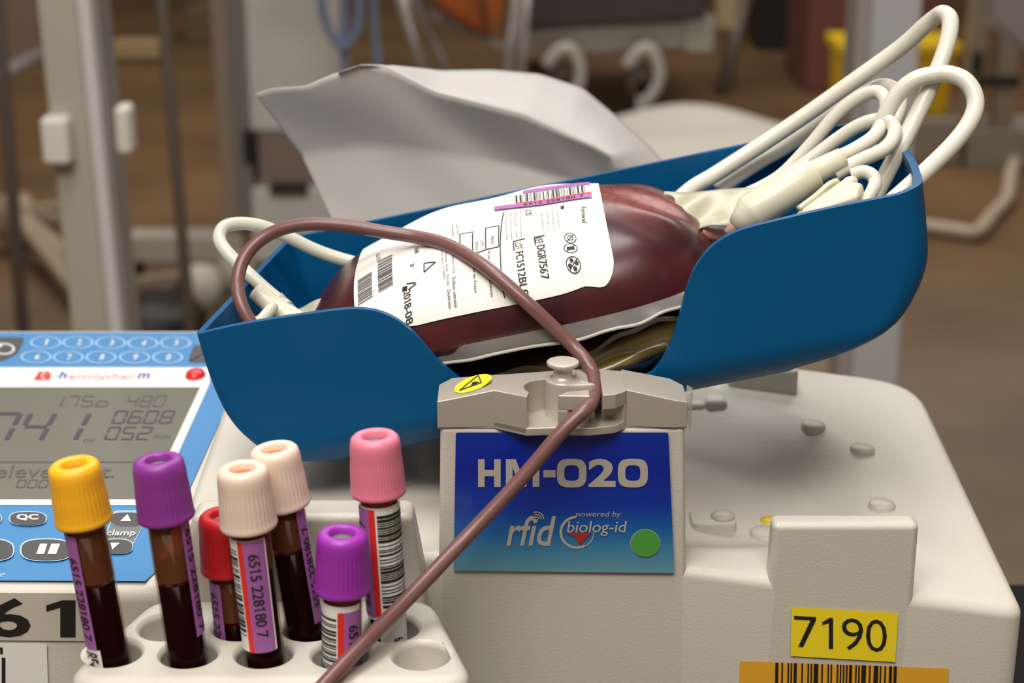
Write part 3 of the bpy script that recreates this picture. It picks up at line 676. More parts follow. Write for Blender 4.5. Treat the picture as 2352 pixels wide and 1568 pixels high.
if _fc:
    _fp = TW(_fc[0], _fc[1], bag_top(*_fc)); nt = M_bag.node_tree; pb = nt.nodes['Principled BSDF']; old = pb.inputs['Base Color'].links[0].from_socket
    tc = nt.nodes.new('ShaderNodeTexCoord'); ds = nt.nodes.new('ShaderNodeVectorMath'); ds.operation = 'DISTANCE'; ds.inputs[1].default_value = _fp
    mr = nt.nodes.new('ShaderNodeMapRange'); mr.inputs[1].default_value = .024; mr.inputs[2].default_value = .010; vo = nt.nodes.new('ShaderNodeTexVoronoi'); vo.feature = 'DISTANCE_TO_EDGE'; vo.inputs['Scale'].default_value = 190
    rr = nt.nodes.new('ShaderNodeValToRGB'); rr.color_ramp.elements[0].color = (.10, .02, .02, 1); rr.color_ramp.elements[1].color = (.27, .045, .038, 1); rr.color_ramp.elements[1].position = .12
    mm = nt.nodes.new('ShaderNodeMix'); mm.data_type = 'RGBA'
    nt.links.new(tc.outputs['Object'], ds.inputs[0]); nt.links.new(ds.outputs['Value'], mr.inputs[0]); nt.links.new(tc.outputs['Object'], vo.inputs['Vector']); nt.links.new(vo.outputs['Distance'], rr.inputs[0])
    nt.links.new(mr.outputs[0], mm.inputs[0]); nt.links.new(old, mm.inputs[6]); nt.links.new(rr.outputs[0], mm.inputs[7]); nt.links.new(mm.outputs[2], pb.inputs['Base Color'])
lab = lb.build('label', [M_labelw, M_black, M_grey], pouch)
# purple and white number strip stuck across the far edge of the label
ns = MB()
h1, h2_ = hit(1150, 488), hit(1335, 463)
ap, bp = (h1 or (.0975, .05))[0]-.002, .1305
def NB(x, y):
    a = ap+(bp-ap)*x; b0 = (h1 or (0, .052))[1]*(1-x)+(h2_ or (0, .052))[1]*x; b = b0+.021*y; return L2(a, b)+EW*(.0016*max(0, x-.6)*y)
ns.grid(NB, 30, 6, 0)
N1 = lambda x, y: NB(x, y)+(EW*.8-EB*.5)*.0002
ns.patch(N1, .0, .0, 1, .20, 1, 20, 1); ns.patch(N1, .22, .205, 1, .27, 2, 20, 1); ns.patch(N1, .30, .78, 1, 1, 1, 14, 1); ns.bars(N1, (.22, .3, .94, .74), 30, 11, 3)
ns.text(lambda x, y: N1(x, y)+EW*.0001, '6515 228180 7', (.30, .05, .92, .17), 3)
ns.build('donation_number_strip', [M_labelw, M_purplep, M_redp, M_black], pouch)
# outlet port at the right end
pp = pathY([(1612, 532, .545), (1632, 538, .545), (1656, 540, .546)], 6)
MB().tube(pp, .0021, 14).build('outlet_port', mat('pink_port', (.5, .22, .2), .3), bag)

# second bag, folded flat under the first
b2 = thing('satellite_bag', 'flat clear bag of amber fluid squeezed under the blood bag', 'blood bag', TW(.11, .05, -.05))
def sat(t, s, up):
    a = .112+.062*s*(abs(cos(t))**.7)*(1 if cos(t) > 0 else -1); b = .0505+.0445*s*(abs(sin(t))**.6)*(1 if sin(t) > 0 else -1)
    wave = .0012*sin(a*190)*max(0, -sin(t))*s
    tilt = (a-.11)*.10
    th = max(0, 1-s**3)**.5
    return TW(a, b, -.0415+tilt+wave+(.0065*th if up else -.0085*th))
sb = MB(); NT2 = 140; vs = []; fs = []; ss = [sin(pi/2*j/12) for j in range(13)]
seq = [(s, True) for s in ss]+[(s, False) for s in ss[-2::-1]]
for s, u_ in seq:
    for i in range(NT2): vs.append(sat(2*pi*i/NT2, max(s, .01), u_))
for j in range(len(seq)-1):
    for i in range(NT2): fs.append((j*NT2+i, j*NT2+(i+1) % NT2, (j+1)*NT2+(i+1) % NT2, (j+1)*NT2+i))
sb.add(vs, fs, 0, True); sb.build('pouch', M_yfluid, b2, recalc=True)
for k, (w0, amp, ph, off) in enumerate(((-.0350, .0018, 0.6, .0016), (-.0405, .0016, 2.2, .0012), (-.0445, .0010, 4.0, .0018))):
    e2 = MB()
    e2.grid(lambda x, y: TW(.080+.074*x, .0050-off+.004*(1-y), w0+(x-.4)*.010+amp*sin(x*9+ph)+.0030*y+.0005*sin(x*31)), 70, 3)
    e2.build('welded_edge', M_clear, b2)

# ------------------------------------------------------------------ tubing
def lift(lst, gap=.0035):
    out = []
    for u, v, y in lst:
        h_ = hit(u, v)
        out.append((u, v, min(y, TY+h_[1]-gap) if h_ else y))
    return out
def line_obj(name, lst, r, m, label, group=None, cat='tubing', k=12, n=16):
    o = MB().tube(pathY(lst, k), r, n).build(name, m); return tag(o, label, cat, group)
bl = line_obj('blood_line', lift([(583, 752, .528), (561, 715, .530), (549, 680, .533), (546, 645, .537), (556, 603, .541), (580, 567, .544), (615, 540, .546), (660, 522, .546), (720, 514, .545), (800, 519, .543), (880, 532, .540), (960, 545, .537), (1020, 560, .533), (1080, 590, .529), (1140, 633, .524), (1210, 695, .517), (1270, 750, .510), (1315, 794, .504), (1345, 828, .500), (1361, 858, .4965), (1364, 885, .490), (1362, 912, .483), (1350, 936, .4752), (1322, 960, .4725), (1280, 1003, .470), (1210, 1085, .467), (1130, 1172, .463), (1060, 1245, .458), (980, 1330, .448), (900, 1412, .436), (830, 1482, .424), (760, 1556, .414), (700, 1625, .406), (650, 1720, .398), (585, 1850, .391), (520, 2000, .387)]), .00225, M_line_b, 'dark maroon blood filled line arching over the bag and through the clamp')
grp = 'milky tubing loops in the tray'
loops = [
 ('tallest milky tubing loop, rising to a sharp bend above the right end of the tray', .0029, [(1540, 475, .575), (1590, 432, .588), (1640, 402, .594), (1740, 338, .597), (1850, 265, .598), (1960, 187, .597), (2040, 130, .596), (2083, 97, .594), (2120, 63, .591), (2147, 41, .588), (2166, 31, .584), (2182, 46, .579), (2178, 90, .574), (2158, 150, .569), (2120, 235, .563), (2078, 320, .557), (2034, 404, .552), (2000, 470, .549)]),
 ('milky tubing strand lying just under the tallest loop and curling back down', .0027, [(1648, 438, 0.599), (1732, 380, 0.602), (1812, 333, 0.604), (1912, 262, 0.605), (1987, 214, 0.603), (2025, 197, 0.6), (2055, 206, 0.596), (2067, 232, 0.592), (2061, 262, 0.588), (2043, 300, 0.585), (2003, 352, 0.583)]),
 ('widest milky tubing loop bulging out past the right end of the tray', .0029, [(2010, 330, .560), (2032, 268, .561), (2062, 216, .562), (2100, 184, .562), (2140, 172, .562), (2180, 170, .560), (2215, 184, .557), (2236, 213, .554), (2240, 246, .551), (2225, 284, .547), (2190, 330, .543), (2140, 380, .538), (2090, 426, .533), (2040, 470, .530)]),
 ('middle milky tubing loop ending in the white connector', .0024, [(1700, 452, .575), (1750, 430, .576), (1800, 398, .577), (1860, 335, .578), (1920, 265, .578), (1970, 226, .576), (2008, 211, .573), (2030, 222, .569), (2036, 248, .565), (2028, 282, .560), (2005, 315, .555), (1965, 342, .551), (1925, 362, .548), (1890, 382, .546)]),
 ('lower milky tubing loop nested inside the middle one', .0024, [(1740, 446, .566), (1790, 414, .567), (1850, 375, .568), (1920, 322, .568), (1970, 290, .566), (2010, 276, .563), (2040, 278, .559), (2055, 298, .555), (2048, 324, .550), (2025, 346, .546), (1985, 364, .543), (1945, 384, .540), (1915, 402, .538)]),
 ('short hooked milky tube end beside the front wall of the tray', .0022, [(1958, 402, .535), (1980, 395, .534), (2000, 400, .532), (2010, 416, .530), (2004, 438, .527), (1985, 470, .525)]),
 ('short upright milky tube stub in front of the white connector', .0021, [(1958, 418, .532), (1948, 422, .530), (1944, 436, .527), (1930, 480, .525)]),
 ('thin clear tubing loop standing out of the left end of the tray', .0023, [(660, 705, .548), (610, 664, .553), (560, 618, .558), (520, 577, .562), (504, 548, .566), (514, 522, .570), (548, 513, .573), (600, 519, .575), (660, 543, .577), (720, 572, .578), (775, 592, .578), (835, 608, .577), (880, 620, .575)])]
for i, (lab_, r, lst) in enumerate(loops): line_obj('tubing_loop', lst, r, M_tubing2 if i == 7 else M_tubing, lab_, grp)
# white sampling connector
ct = thing('sampling_connector', 'stout white plastic needle holder lying among the tubing loops', 'connector', PY(1800, 450, .530))
P0, P1, P2, P3 = PY(1688, 520, .530), PY(1722, 492, .531), PY(1868, 398, .537), PY(1935, 362, .540)
ax = [P0+(P1-P0)*t for t in (0, .5, 1)]+[P1+(P2-P1)*t for t in (.02, .5, .98, 1.0)]
MB().tube(ax, lambda t: interp(t, [(0, .0028), (.33, .0058), (.5, .0062), (1, .0056)]), 24).build('barrel', M_milk, ct)
MB().tube([P2-(P2-P1)*.05, P2+(P3-P2)*.3, P2+(P3-P2)*.7, P3], lambda t: .0042-.0008*t, 20).build('neck', M_milk, ct)
MB().tube([P0-(P1-P0)*.55, P0, P0+(P1-P0)*.12], lambda t: .0015+.0011*t, 14).build('needle_hub', mat('blood_tinged_hub', (.70, .42, .36), .3, sss=.2), ct)
M_clip = mat('cream_clip', (.58, .54, .38), .3, sss=.15)
cp = thing('tube_clamp', 'creamy white plastic clip lying against the front wall of the tray', 'clip', PY(1880, 470, .524))
q = [PY(u, v, y) for u, v, y in ((1822, 497, .522), (1935, 414, .528), (1985, 425, .527), (1975, 455, .522), (1900, 478, .520))]
cb_ = MB(); cb_.add([p+EW*.001 for p in q]+[p-EW*.006 for p in q], [(0, 1, 2, 3, 4)[::-1], (5, 6, 7, 8, 9)]+[(i, (i+1) % 5, 5+(i+1) % 5, 5+i) for i in range(5)]); cb_.build('clip_body', M_clip, cp, bevel=.0012, recalc=True)
MB().tube(smooth([PY(1835, 482, .523), PY(1875, 452, .526), PY(1905, 426, .528), PY(1925, 418, .529)], 6), .0014, 10).build('clip_arm', M_clip, cp)
fs_ = MB()
def flm(x, y):
    u = 1525+x*215; v = 440+y*(95-15*x)+6*sin(x*9)*(.3+y)*.6-8*x*(1-y)*.6+4*sin(y*8+x*5); return PY(u, v, .572-.030*y+.003*sin(x*12+y*4))
fs_.grid(flm, 30, 14); tag(fs_.build('film_wrap', film('milky_film', (.80, .78, .66), .25, .35, .3, .35, (.60, .575, .45)), None, solid=.0004), 'crumpled milky plastic film at the right end of the blood bag', 'plastic film')
# left port cluster
yj = thing('branch_connector', 'creamy finned connector joining tubing to the left end of the blood bag', 'connector', PY(650, 715, .54))
MB().tube(smooth([PY(588, 668, .549), PY(640, 712, .545), PY(690, 745, .541)], 6), lambda t: .0032+.0012*t, 16).build('connector_body', M_milk, yj)
p = [PY(u, v, .549) for u, v in ((632, 690), (646, 672), (662, 690), (690, 716), (650, 724))]
fb = MB(); fb.add([x_-EB*.0006 for x_ in p]+[x_+EB*.0006 for x_ in p], [(0, 1, 2, 3, 4), (9, 8, 7, 6, 5)]+[(i, 5+i, 5+(i+1) % 5, (i+1) % 5) for i in range(5)]); fb.build('fin', M_milk, yj, recalc=True)
fm = MB()
fm.grid(lambda x, y: PY(668+110*x, (712-42*x**1.3)+(70+10*x)*y+3*sin(x*9), .556-.022*y+.002*sin(x*8)), 20, 10); fm.build('film_tab', film('milky_film_left', (.80, .78, .66), .25, .35, .3, .35, (.62, .60, .47)), yj, solid=.0004)
MB().tube(smooth([PY(575, 742, .528), PY(600, 735, .533), PY(628, 702, .540)], 6), .0020, 12).build('side_tube', M_tubing2, yj)

# ------------------------------------------------------------------ tube rack
ZR = Z(-.2426)
rk_ = thing('tube_rack', 'warm white rack with nine round holes in front of the mixer', 'tube rack', (-.02, .45, ZT))
front_px = [(260, 1497), (434, 1499), (607, 1499), (782, 1500), (968, 1503)]; back_px = [(383, 1438), (553, 1438), (712, 1439), (899, 1440)]
rmesh = MB()
g = lambda u, v: (lambda p: (p.x, p.y))(PZ(u, v, ZR))
bkY = .4655
LFc, RFc = g(146, 1536), g(1092, 1534)
yfr = g(600, 1547)[1]-.0040; outl = rounded([(g(148, 1530)[0], yfr), (g(1096, 1530)[0], yfr), (g(976, 1390)[0]+.002, bkY), (g(352, 1388)[0]-.001, bkY)], [.011, .010, .0075, .0075], 8)
outl = dens(outl, .004)
r_ = .0036; L = [[(x, y, ZT+.012) for x, y in outl]]
for k in range(7):
    a = pi/2*k/6; L.append([(x, y, ZR-r_*(1-sin(a))) for x, y in inset(outl, r_*(1-cos(a)))])
n = len(outl); rmesh.add([p for l in L for p in l], [(k*n+i, k*n+(i+1) % n, (k+1)*n+(i+1) % n, (k+1)*n+i) for k in range(len(L)-1) for i in range(n)]+[tuple(range(n))[::-1]], 0, True)
bm = bmesh.new(); edges = []
def loop(pts):
    vv = [bm.verts.new((x, y, ZR)) for x, y in pts]
    for i in range(len(vv)): edges.append(bm.edges.new((vv[i], vv[(i+1) % len(vv)])))
loop([(x, y) for x, y, z in L[-1]])
HR = .0079
holes = [g(u, v) for u, v in front_px+back_px]
for hx, hy in holes:
    loop([(hx+(HR+.0012)*cos(2*pi*i/40), hy+(HR+.0012)*sin(2*pi*i/40)) for i in range(40)])
    M_ = Matrix.Translation((hx, hy, 0)); rmesh.lathe([(HR+.0012, ZR), (HR+.0006, ZR-.0004), (HR+.0001, ZR-.0014), (HR, ZR-.002), (HR, ZR-.055)][::-1], 40, M_, 0, True, cap1=False)
bmesh.ops.triangle_fill(bm, use_beauty=True, edges=edges, normal=(0, 0, 1))
rmesh.add([v.co.copy() for v in bm.verts], [[v.index for v in f.verts] for f in (bm.verts.index_update() or bm.faces)]); bm.free()
rmesh.build('hole_block', M_beige, rk_)
bp_ = MB(); zb1 = Z(-.2140); x0, x1 = g(364, 1384)[0], g(980, 1392)[0]; xt0, xt1 = PY(444, 1186, .463).x, PY(945, 1190, .463).x
bp_.add([(x0, .463, ZR-.02), (x1, .463, ZR-.02), (x1, .4812, ZR-.02), (x0, .4812, ZR-.02), (x0+.003, .463, ZR+.004), (x1-.001, .463, ZR+.004), (x1-.001, .4812, ZR+.004), (x0+.003, .4812, ZR+.004), (xt0, .463, zb1), (xt1, .463, zb1), (xt1, .4755, zb1), (xt0, .4755, zb1)],
  [(3, 2, 1, 0), (8, 9, 10, 11)]+[(a+i, a+(i+1) % 4, a+4+(i+1) % 4, a+4+i) for a in (0, 4) for i in range(4)])
bp_.build('back_plate', M_beige, rk_, bevel=.0025, seg=4)

# ------------------------------------------------------------------ sample tubes
def cap_mat(name, col, sss=.15): return mat(name, col, .42, sss=sss, sssr=(.002, .0015, .001))
def sample_tube(lab_, hole, top, capc, stop, blood_v, strips, sink=.022, rows='', lean=0.0, Lc=.0178, ribs=36, off=(0, 0), red_v=None, amber=True):
    h2 = g(*hole); Pb = Vector((h2[0]+off[0], h2[1]+off[1], ZR)); Pt = PY(top[0], top[1], Pb.y+lean)
    zx = (Pt-Pb).normalized(); xx = (Vector((1, 0, 0))-zx*zx.x).normalized(); yy = zx.cross(xx); Lt = (Pt-Pb).length+sink
    root = thing('blood_sample_tube', lab_, 'sample tube', Pb-zx*sink, 'blood sample tubes in the rack')
    root.rotation_euler = Matrix((xx, yy, zx)).transposed().to_euler()
    def lev(v):     # height along the tube of a pixel row
        lo, hi = 0, Lt
        for _ in range(30):
            m_ = (lo+hi)/2; p = Pb-zx*sink+zx*m_; q = p-O3; zc = q.y*cP-q.z*sP; vv = 784+F*(-(q.z*cP+q.y*sP))/zc
            if vv > v: lo = m_
            else: hi = m_
        return lo
    R = .0057; I = Matrix.Identity(4)
    gz = Lt-Lc+.004
    prof = [(R*sin(pi/2*k/8), R-R*cos(pi/2*k/8)) for k in range(1, 9)]+[(R, gz)]
    MB().lathe([(.0003, 0)]+prof, 36, None, 0).build('glass_tube', M_glass, root, M=I)
    bz = lev(blood_v); r2 = R-.0006
    bp2 = [(r2*sin(pi/2*k/8), .0006+r2-r2*cos(pi/2*k/8)) for k in range(1, 9)]+[(r2, bz), (r2*.9, bz+.0001)]
    bo = MB().lathe([(.0003, .0006)]+bp2, 36).build('blood', M_blood, root, M=I)
    if red_v:
        rz = lev(red_v); MB().lathe([(r2+.0001, bz-.001), (r2+.0001, rz-.001), (r2-.0004, rz)], 36).build('foam_layer', M_bloodred, root, M=I)
    if amber: MB().lathe([(r2+.0002, bz), (r2+.0002, gz-.001)], 36, cap0=False, cap1=False).build('blood_film', M_smear, root, M=I)
    # cap, with a moulded grip and a hole showing the stopper
    z1 = Lt; z0 = Lt-Lc; rb_, rt_ = .0081, .0071; hr = .0034
    def rib(a, z):
        k = sstep(z0+.0012, z0+.003, z)*(1-sstep(z1-.0062, z1-.0042, z))
        return 1-.022*k*(.5+.5*cos(a*ribs))
    cprof = [(R-.0004, z0-.0002), (rb_-.0012, z0-.0002), (rb_-.0003, z0+.0002), (rb_, z0+.0009), (rb_-.0002, z0+.0016), (rb_-.0003, z0+.003), (rb_-.0004, z0+.006), (rb_-.0006, z0+.0095), (rb_-.0008, z1-.0062), (rt_+.0002, z1-.0042), (rt_, z1-.0022), (rt_-.0003, z1-.0009), (rt_-.0011, z1-.0001), (rt_-.0018, z1), (hr+.0006, z1), (hr+.0001, z1-.0005), (hr, z1-.0032)]
    cap_o = MB().lathe(cprof, 180, None, 0, True, rib, False, False).build('cap', capc, root, M=I)
    MB().lathe([(hr, z1-.0034), (hr*.98, z1-.0021), (hr*.7, z1-.0018), (.0002, z1-.0017)], 28, cap0=False).build('stopper', stop, cap_o, M=I)
    Rl = R+.00015; mbs = MB()
    f0 = lambda t, z: Vector((Rl*sin(radians(t)), -Rl*cos(radians(t)), z)); f1 = lambda t, z: Vector(((Rl+.00012)*sin(radians(t)), -(Rl+.00012)*cos(radians(t)), z)); f2 = lambda t, z: Vector(((Rl+.00034)*sin(radians(t)), -(Rl+.00034)*cos(radians(t)), z))
    for it in strips:
        k = it[0]
        if k in 'wpr':
            _, t0, t1, va, vb = it; za, zb_2 = lev(va), lev(vb); mbs.patch(f0 if k == 'w' else f1, t0, zb_2, t1, za, 'wpr'.index(k), 10, 2)
        elif k == 'b': _, t0, t1, va, vb, sd, nb = it; mbs.bars(f1, (t0, lev(vb), t1, lev(va)), nb, sd, 3, 'y', 8)
        elif k == 't': _, s_, t0, t1, va, vb, rot = it; mbs.text(f2, s_, (t0, lev(vb), t1, lev(va)), 3, rot=rot, bold=.006)
    mbs.build('tube_label', [M_labelw, M_purplep, M_redp, M_black], root, M=I)
    return root
ST_grey = mat('grey_rubber', (.16, .15, .17), .5); ST_or = mat('orange_rubber', (.68, .15, .03), .5)
C_y = cap_mat('yellow_cap', (1.0, .49, .02)); C_p = cap_mat('purple_cap', (.26, .035, .31)); C_p2 = cap_mat('bright_purple_cap', (.34, .03, .42)); C_r = cap_mat('red_cap', (.55, .012, .018)); C_w = cap_mat('blush_white_cap', (.82, .66, .55), .3); C_pk = cap_mat('pink_cap', (.80, .22, .33), .2)
N = '6515 228180 7'
sample_tube('yellow capped blood tube at the left end of the rack front row', (260, 1497), (168, 1063), C_y, ST_or, 1325, [('w', -100, -42, 1212, 1560), ('p', -95, -14, 1212, 1470), ('r', -99, -84, 1212, 1470), ('t', N, -52, -22, 1262, 1448, -90), ('w', -95, -6, 1470, 1560), ('t', '85 mL', -60, -15, 1475, 1540, -90)], off=(-.0012, 0), red_v=1298)
sample_tube('tall dark purple capped blood tube in the rack front row', (434, 1499), (362, 1053), C_p, ST_grey, 1322, [('p', 50, 100, 1190, 1450), ('t', N, 60, 85, 1210, 1440, -90), ('w', 97, 120, 1190, 1450)], off=(-.0006, 0), red_v=1292, lean=.001)
sample_tube('red capped blood tube half hidden behind the foremost white capped tube', (553, 1438), (511, 1179), C_r, ST_grey, 1412, [('p', -88, -18, 1322, 1480), ('w', -105, -88, 1322, 1480), ('t', '6515 228', -62, -30, 1345, 1455, -90)], sink=.034, red_v=1392, off=(-.0018, 0))
sample_tube('blush white capped blood tube in the rack front row, barcode facing out', (607, 1499), (556, 1073), C_w, ST_or, 1300, [('w', -100, 52, 1222, 1476), ('r', -30, -14, 1224, 1476), ('p', -14, 46, 1224, 1476), ('b', -92, -34, 1246, 1440, 21, 26), ('t', N, -2, 28, 1252, 1440, -90)], off=(0, 0), amber=True)
sample_tube('blush white capped blood tube in the rack back row, behind the other white cap', (712, 1439), (628, 1028), C_w, ST_or, 1250, [('p', 42, 84, 1165, 1420), ('w', 84, 110, 1160, 1420), ('t', N, 50, 76, 1205, 1385, 90)], red_v=1172, off=(-.0016, 0))
sample_tube('short bright purple capped tube in front of the pink capped one', (782, 1500), (786, 1222), C_p2, ST_grey, 1480, [('w', -100, 60, 1372, 1560), ('r', -8, 10, 1385, 1560), ('p', 10, 62, 1385, 1560), ('b', -92, -12, 1400, 1540, 4, 18), ('t', '6515', 22, 50, 1415, 1478, -90)], sink=.036, off=(.0006, 0))
sample_tube('pink capped blood tube at the right end of the rack back row', (899, 1440), (860, 999), C_pk, ST_grey, 1330, [('w', -95, 100, 1148, 1405), ('p', -90, -26, 1152, 1398), ('r', -28, -10, 1152, 1395), ('b', -4, 95, 1165, 1375, 9, 30), ('t', N, -72, -42, 1185, 1375, 90), ('w', -18, 75, 1405, 1500), ('t', '6 mL', 20, 50, 1445, 1480, -90)], off=(-.0010, 0), ribs=48)

# ------------------------------------------------------------------ paper sheet behind the tray
def curve_px(T, x): return interp(x, [(a, b) for a, b, _ in T]), interp(x, [(a, c) for a, _, c in T])
Fd = [(0, 585, 216), (.06, 625, 203), (.14, 700, 198), (.20, 760, 172), (.26, 830, 149), (.31, 885, 155), (.42, 1000, 214), (.55, 1110, 243), (.65, 1200, 266), (.75, 1290, 306), (.86, 1360, 335), (.94, 1402, 358), (1, 1414, 392)]
Tp = [(0, 585, 216), (.06, 625, 203), (.14, 700, 198), (.20, 760, 172), (.26, 832, 148), (.31, 900, 150), (.42, 1012, 162), (.55, 1130, 160), (.65, 1240, 170), (.75, 1338, 202), (.86, 1420, 270), (.94, 1490, 335), (1, 1560, 410)]
Md = [(0, 690, 352), (.2, 830, 330), (.42, 1000, 350), (.65, 1190, 380), (.86, 1340, 420), (1, 1410, 430)]
Bt = [(0, 782, 545), (.2, 880, 570), (.42, 1030, 560), (.65, 1200, 540), (.86, 1350, 520), (1, 1420, 500)]
pg = MB()
def sheet(x, y):
    f = curve_px(Fd, x); m_ = curve_px(Md, x); b = curve_px(Bt, x); wob = .0045*sin(x*6+1)*sin(y*4+x*3)+.0012*sin(x*15+y*9)
    if y < .5: t = y/.5; u, v = b[0]+(m_[0]-b[0])*t, b[1]+(m_[1]-b[1])*t; Yd = .672+.006*t
    else: t = (y-.5)/.5; u, v = m_[0]+(f[0]-m_[0])*t, m_[1]+(f[1]-m_[1])*t; Yd = .678-.012*t
    return PY(u, v, Yd+wob*min(1, y*2))
def flap(x, y):
    f = curve_px(Fd, x); t_ = curve_px(Tp, x); w0 = .0045*sin(x*6+1)*sin(4+x*3)+.0012*sin(x*15+9); k = sstep(.26, .42, x)
    return PY(f[0]+(t_[0]-f[0])*y, f[1]+(t_[1]-f[1])*y, .666+w0+(.10*k*y+.004*sin(y*7+x*9))*y**.8)
NX = 70
def sheet_low(x, y):
    p_ = sheet(x, 0); return Vector((p_.x*(1-.12*(1-y)), p_.y-.006*(1-y), ZT+.0008+(p_.z-ZT-.0008)*y))
pg.grid(sheet_low, NX, 10)
vs = [sheet(i/NX, j/24) for j in range(25) for i in range(NX+1)]+[flap(i/NX, j/12) for j in range(13) for i in range(NX+1)]
pg.add(vs, [(j*(NX+1)+i, j*(NX+1)+i+1, (j+1)*(NX+1)+i+1, (j+1)*(NX+1)+i) for j in range(37) if j != 24 for i in range(NX) if j < 24 or i >= 15], 0, True)
tag(pg.build('paper_sheet', M_paper, None, solid=.00025, soff=0), 'crumpled thin white paper sheet standing behind the blue tray, folded back along its top', 'paper')

# ------------------------------------------------------------------ the hall behind, at its own distances
def pbox(mb, u0, v0, u1, v1, Y, dp, m=0):
    a, b = PY(u0, v0, Y), PY(u1, v1, Y); um = (v0+v1)/2
    xl_, xr_ = PY(u0, um, Y).x, PY(u1, um, Y).x
    return mb.box(((xl_+xr_)/2, Y+dp/2, (a.z+b.z)/2), (xr_-xl_, dp, a.z-b.z), m)
def bx(name, u0, v0, u1, v1, Y, dp, m, parent=None, bevel=.004, zlo=None, zhi=None):
    mb = MB(); pbox(mb, u0, v0, u1, v1, Y, dp)
    zs = [p.z for p in mb.v]; lo, hi = min(zs), max(zs)
    for p in mb.v:
        if zlo is not None and abs(p.z-lo) < 1e-6: p.z = zlo
        if zhi is not None and abs(p.z-hi) < 1e-6: p.z = zhi
    return mb.build(name, m, parent, bevel=bevel)
def floorpt(u, v): return PZ(u, v, 0)
def castor(parent, x, y, r=.035, m=None):
    return MB().lathe([(r*.8, -.012), (r, -.008), (r, .008), (r*.8, .012)], 20, Matrix.Translation((x, y, r)) @ Matrix.Rotation(pi/2, 4, 'Y')).build('castor', m or M_dark, parent)
# left square column with two clips
Y = 1.65; t = thing('equipment_column', 'pale square equipment column with two white clips at the left', 'stand', (PY(190, 400, Y).x, Y, 0))
xa, xb = PY(108, 300, Y).x, PY(243, 300, Y).x; lean = Matrix.Rotation(radians(.9), 4, 'Y'); B = Vector((0, 0, 0))
def leanbox(x0, x1, y0, y1, name, m, par, z0=.04, z1=2.0, bevel=.004):
    cz_ = 1.05; mb = MB().box(((x0+x1)/2, (y0+y1)/2, (z0+z1)/2), (x1-x0, y1-y0, z1-z0))
    for p in mb.v: p.x += (cz_-p.z)*.018
    return mb.build(name, m, par, bevel=bevel)
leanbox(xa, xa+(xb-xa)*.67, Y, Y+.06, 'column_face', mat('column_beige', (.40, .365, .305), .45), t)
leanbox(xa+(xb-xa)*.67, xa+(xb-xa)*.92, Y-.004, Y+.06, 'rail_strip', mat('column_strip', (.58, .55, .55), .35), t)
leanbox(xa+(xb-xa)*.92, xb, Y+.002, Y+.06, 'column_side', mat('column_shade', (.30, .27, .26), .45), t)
MB().box(((xa+xb)/2+.02, Y+.03, .03), (.5, .09, .04)).build('foot_bar', M_bgwhite, t, bevel=.01)
for u0, v0, u1, v1 in ((92, 272, 158, 382), (262, 246, 300, 358)): bx('clip', u0, v0, u1, v1, Y-.02, .03, mat('clip_white', (.66, .63, .58), .4), t, bevel=.006)
# thin drip poles
for (u0, u1, Y, lab_, mcol) in ((372, 425, 2.3, 'thin grey pole right of the square column', (.20, .165, .15)), (-6, 42, 2.9, 'thin grey pole at the left edge of the picture', (.20, .165, .165))):
    t = thing('drip_stand', lab_, 'drip stand', (PY((u0+u1)/2, 300, Y).x, Y, 0)); m = mat('pole_grey', mcol, .4, metal=.3)
    a = PY(u0, 0, Y); b = PY(u1, 620, Y); d_ = (b-a)/(a.z-b.z); top_ = a-d_*(2.0-a.z); bot_ = b+d_*(b.z-.05)
    MB().tube([top_, bot_], .0085 if Y < 2.5 else .012, 16).build('pole', m, t)
    for k in range(5):
        an = 2*pi*k/5+.4; e_ = Vector((bot_.x+.24*cos(an), bot_.y+.24*sin(an), .03)); MB().tube([bot_+Vector((0, 0, .03)), e_], .012, 8).build('leg', m, t)
# star base on the floor at far left
hub = floorpt(45, 575)+Vector((0, 0, .10)); t = thing('star_base', 'beige five legged rolling base on the floor at far left', 'rolling base', (hub.x, hub.y, 0)); m = mat('leg_beige', (.36, .28, .20), .5)
MB().lathe([(.05, -.06), (.06, 0), (.04, .05)], 20, Matrix.Translation(hub)).build('hub', m, t)
for u, v in ((128, 518), (150, 548), (168, 640), (160, 688), (-60, 590)):
    e_ = floorpt(u, v)+Vector((0, 0, .05)); lg = MB().beam(hub, e_+(e_-hub)*.3, .045, .035).build('leg', m, t, bevel=.008); castor(lg, (e_+(e_-hub)*.3).x, (e_+(e_-hub)*.3).y, .03)
# cabinet with castor base
Y = 4.0; t = thing('upright_cabinet', 'tall pale grey cabinet on a castor base, behind the paper sheet', 'cabinet', (PY(650, 400, Y).x, Y+.2, 0))
bx('front_panel', 568, 0, 755, 300, Y, .30, M_bggrey, t, zhi=1.6); bx('lower_panel', 592, 280, 760, 432, Y+.01, .28, mat('pinkish_panel', (.30, .22, .19), .5), t)
bx('edge_trim', 534, 0, 574, 520, Y-.01, .12, mat('edge_grey', (.23, .22, .21), .4), t, zhi=1.6); bx('side_board', 498, 0, 540, 560, Y+.02, .25, mat('board_tan', (.36, .27, .21), .5), t, zhi=1.6)
bx('skirt', 580, 432, 780, 600, Y-.01, .30, M_bggrey, t); bx('handle', 618, 424, 706, 446, Y-.04, .03, M_dark, t); bx('handle_grip', 558, 300, 584, 375, Y-.03, .02, M_dark, t)
br = bx('base_rail', 290, 545, 560, 602, Y, .09, mat('base_cream', (.50, .45, .38), .45), t)
for u, v in ((318, 655), (430, 720), (560, 720), (760, 700)): p = floorpt(u, v); castor(br, p.x, p.y, .05)
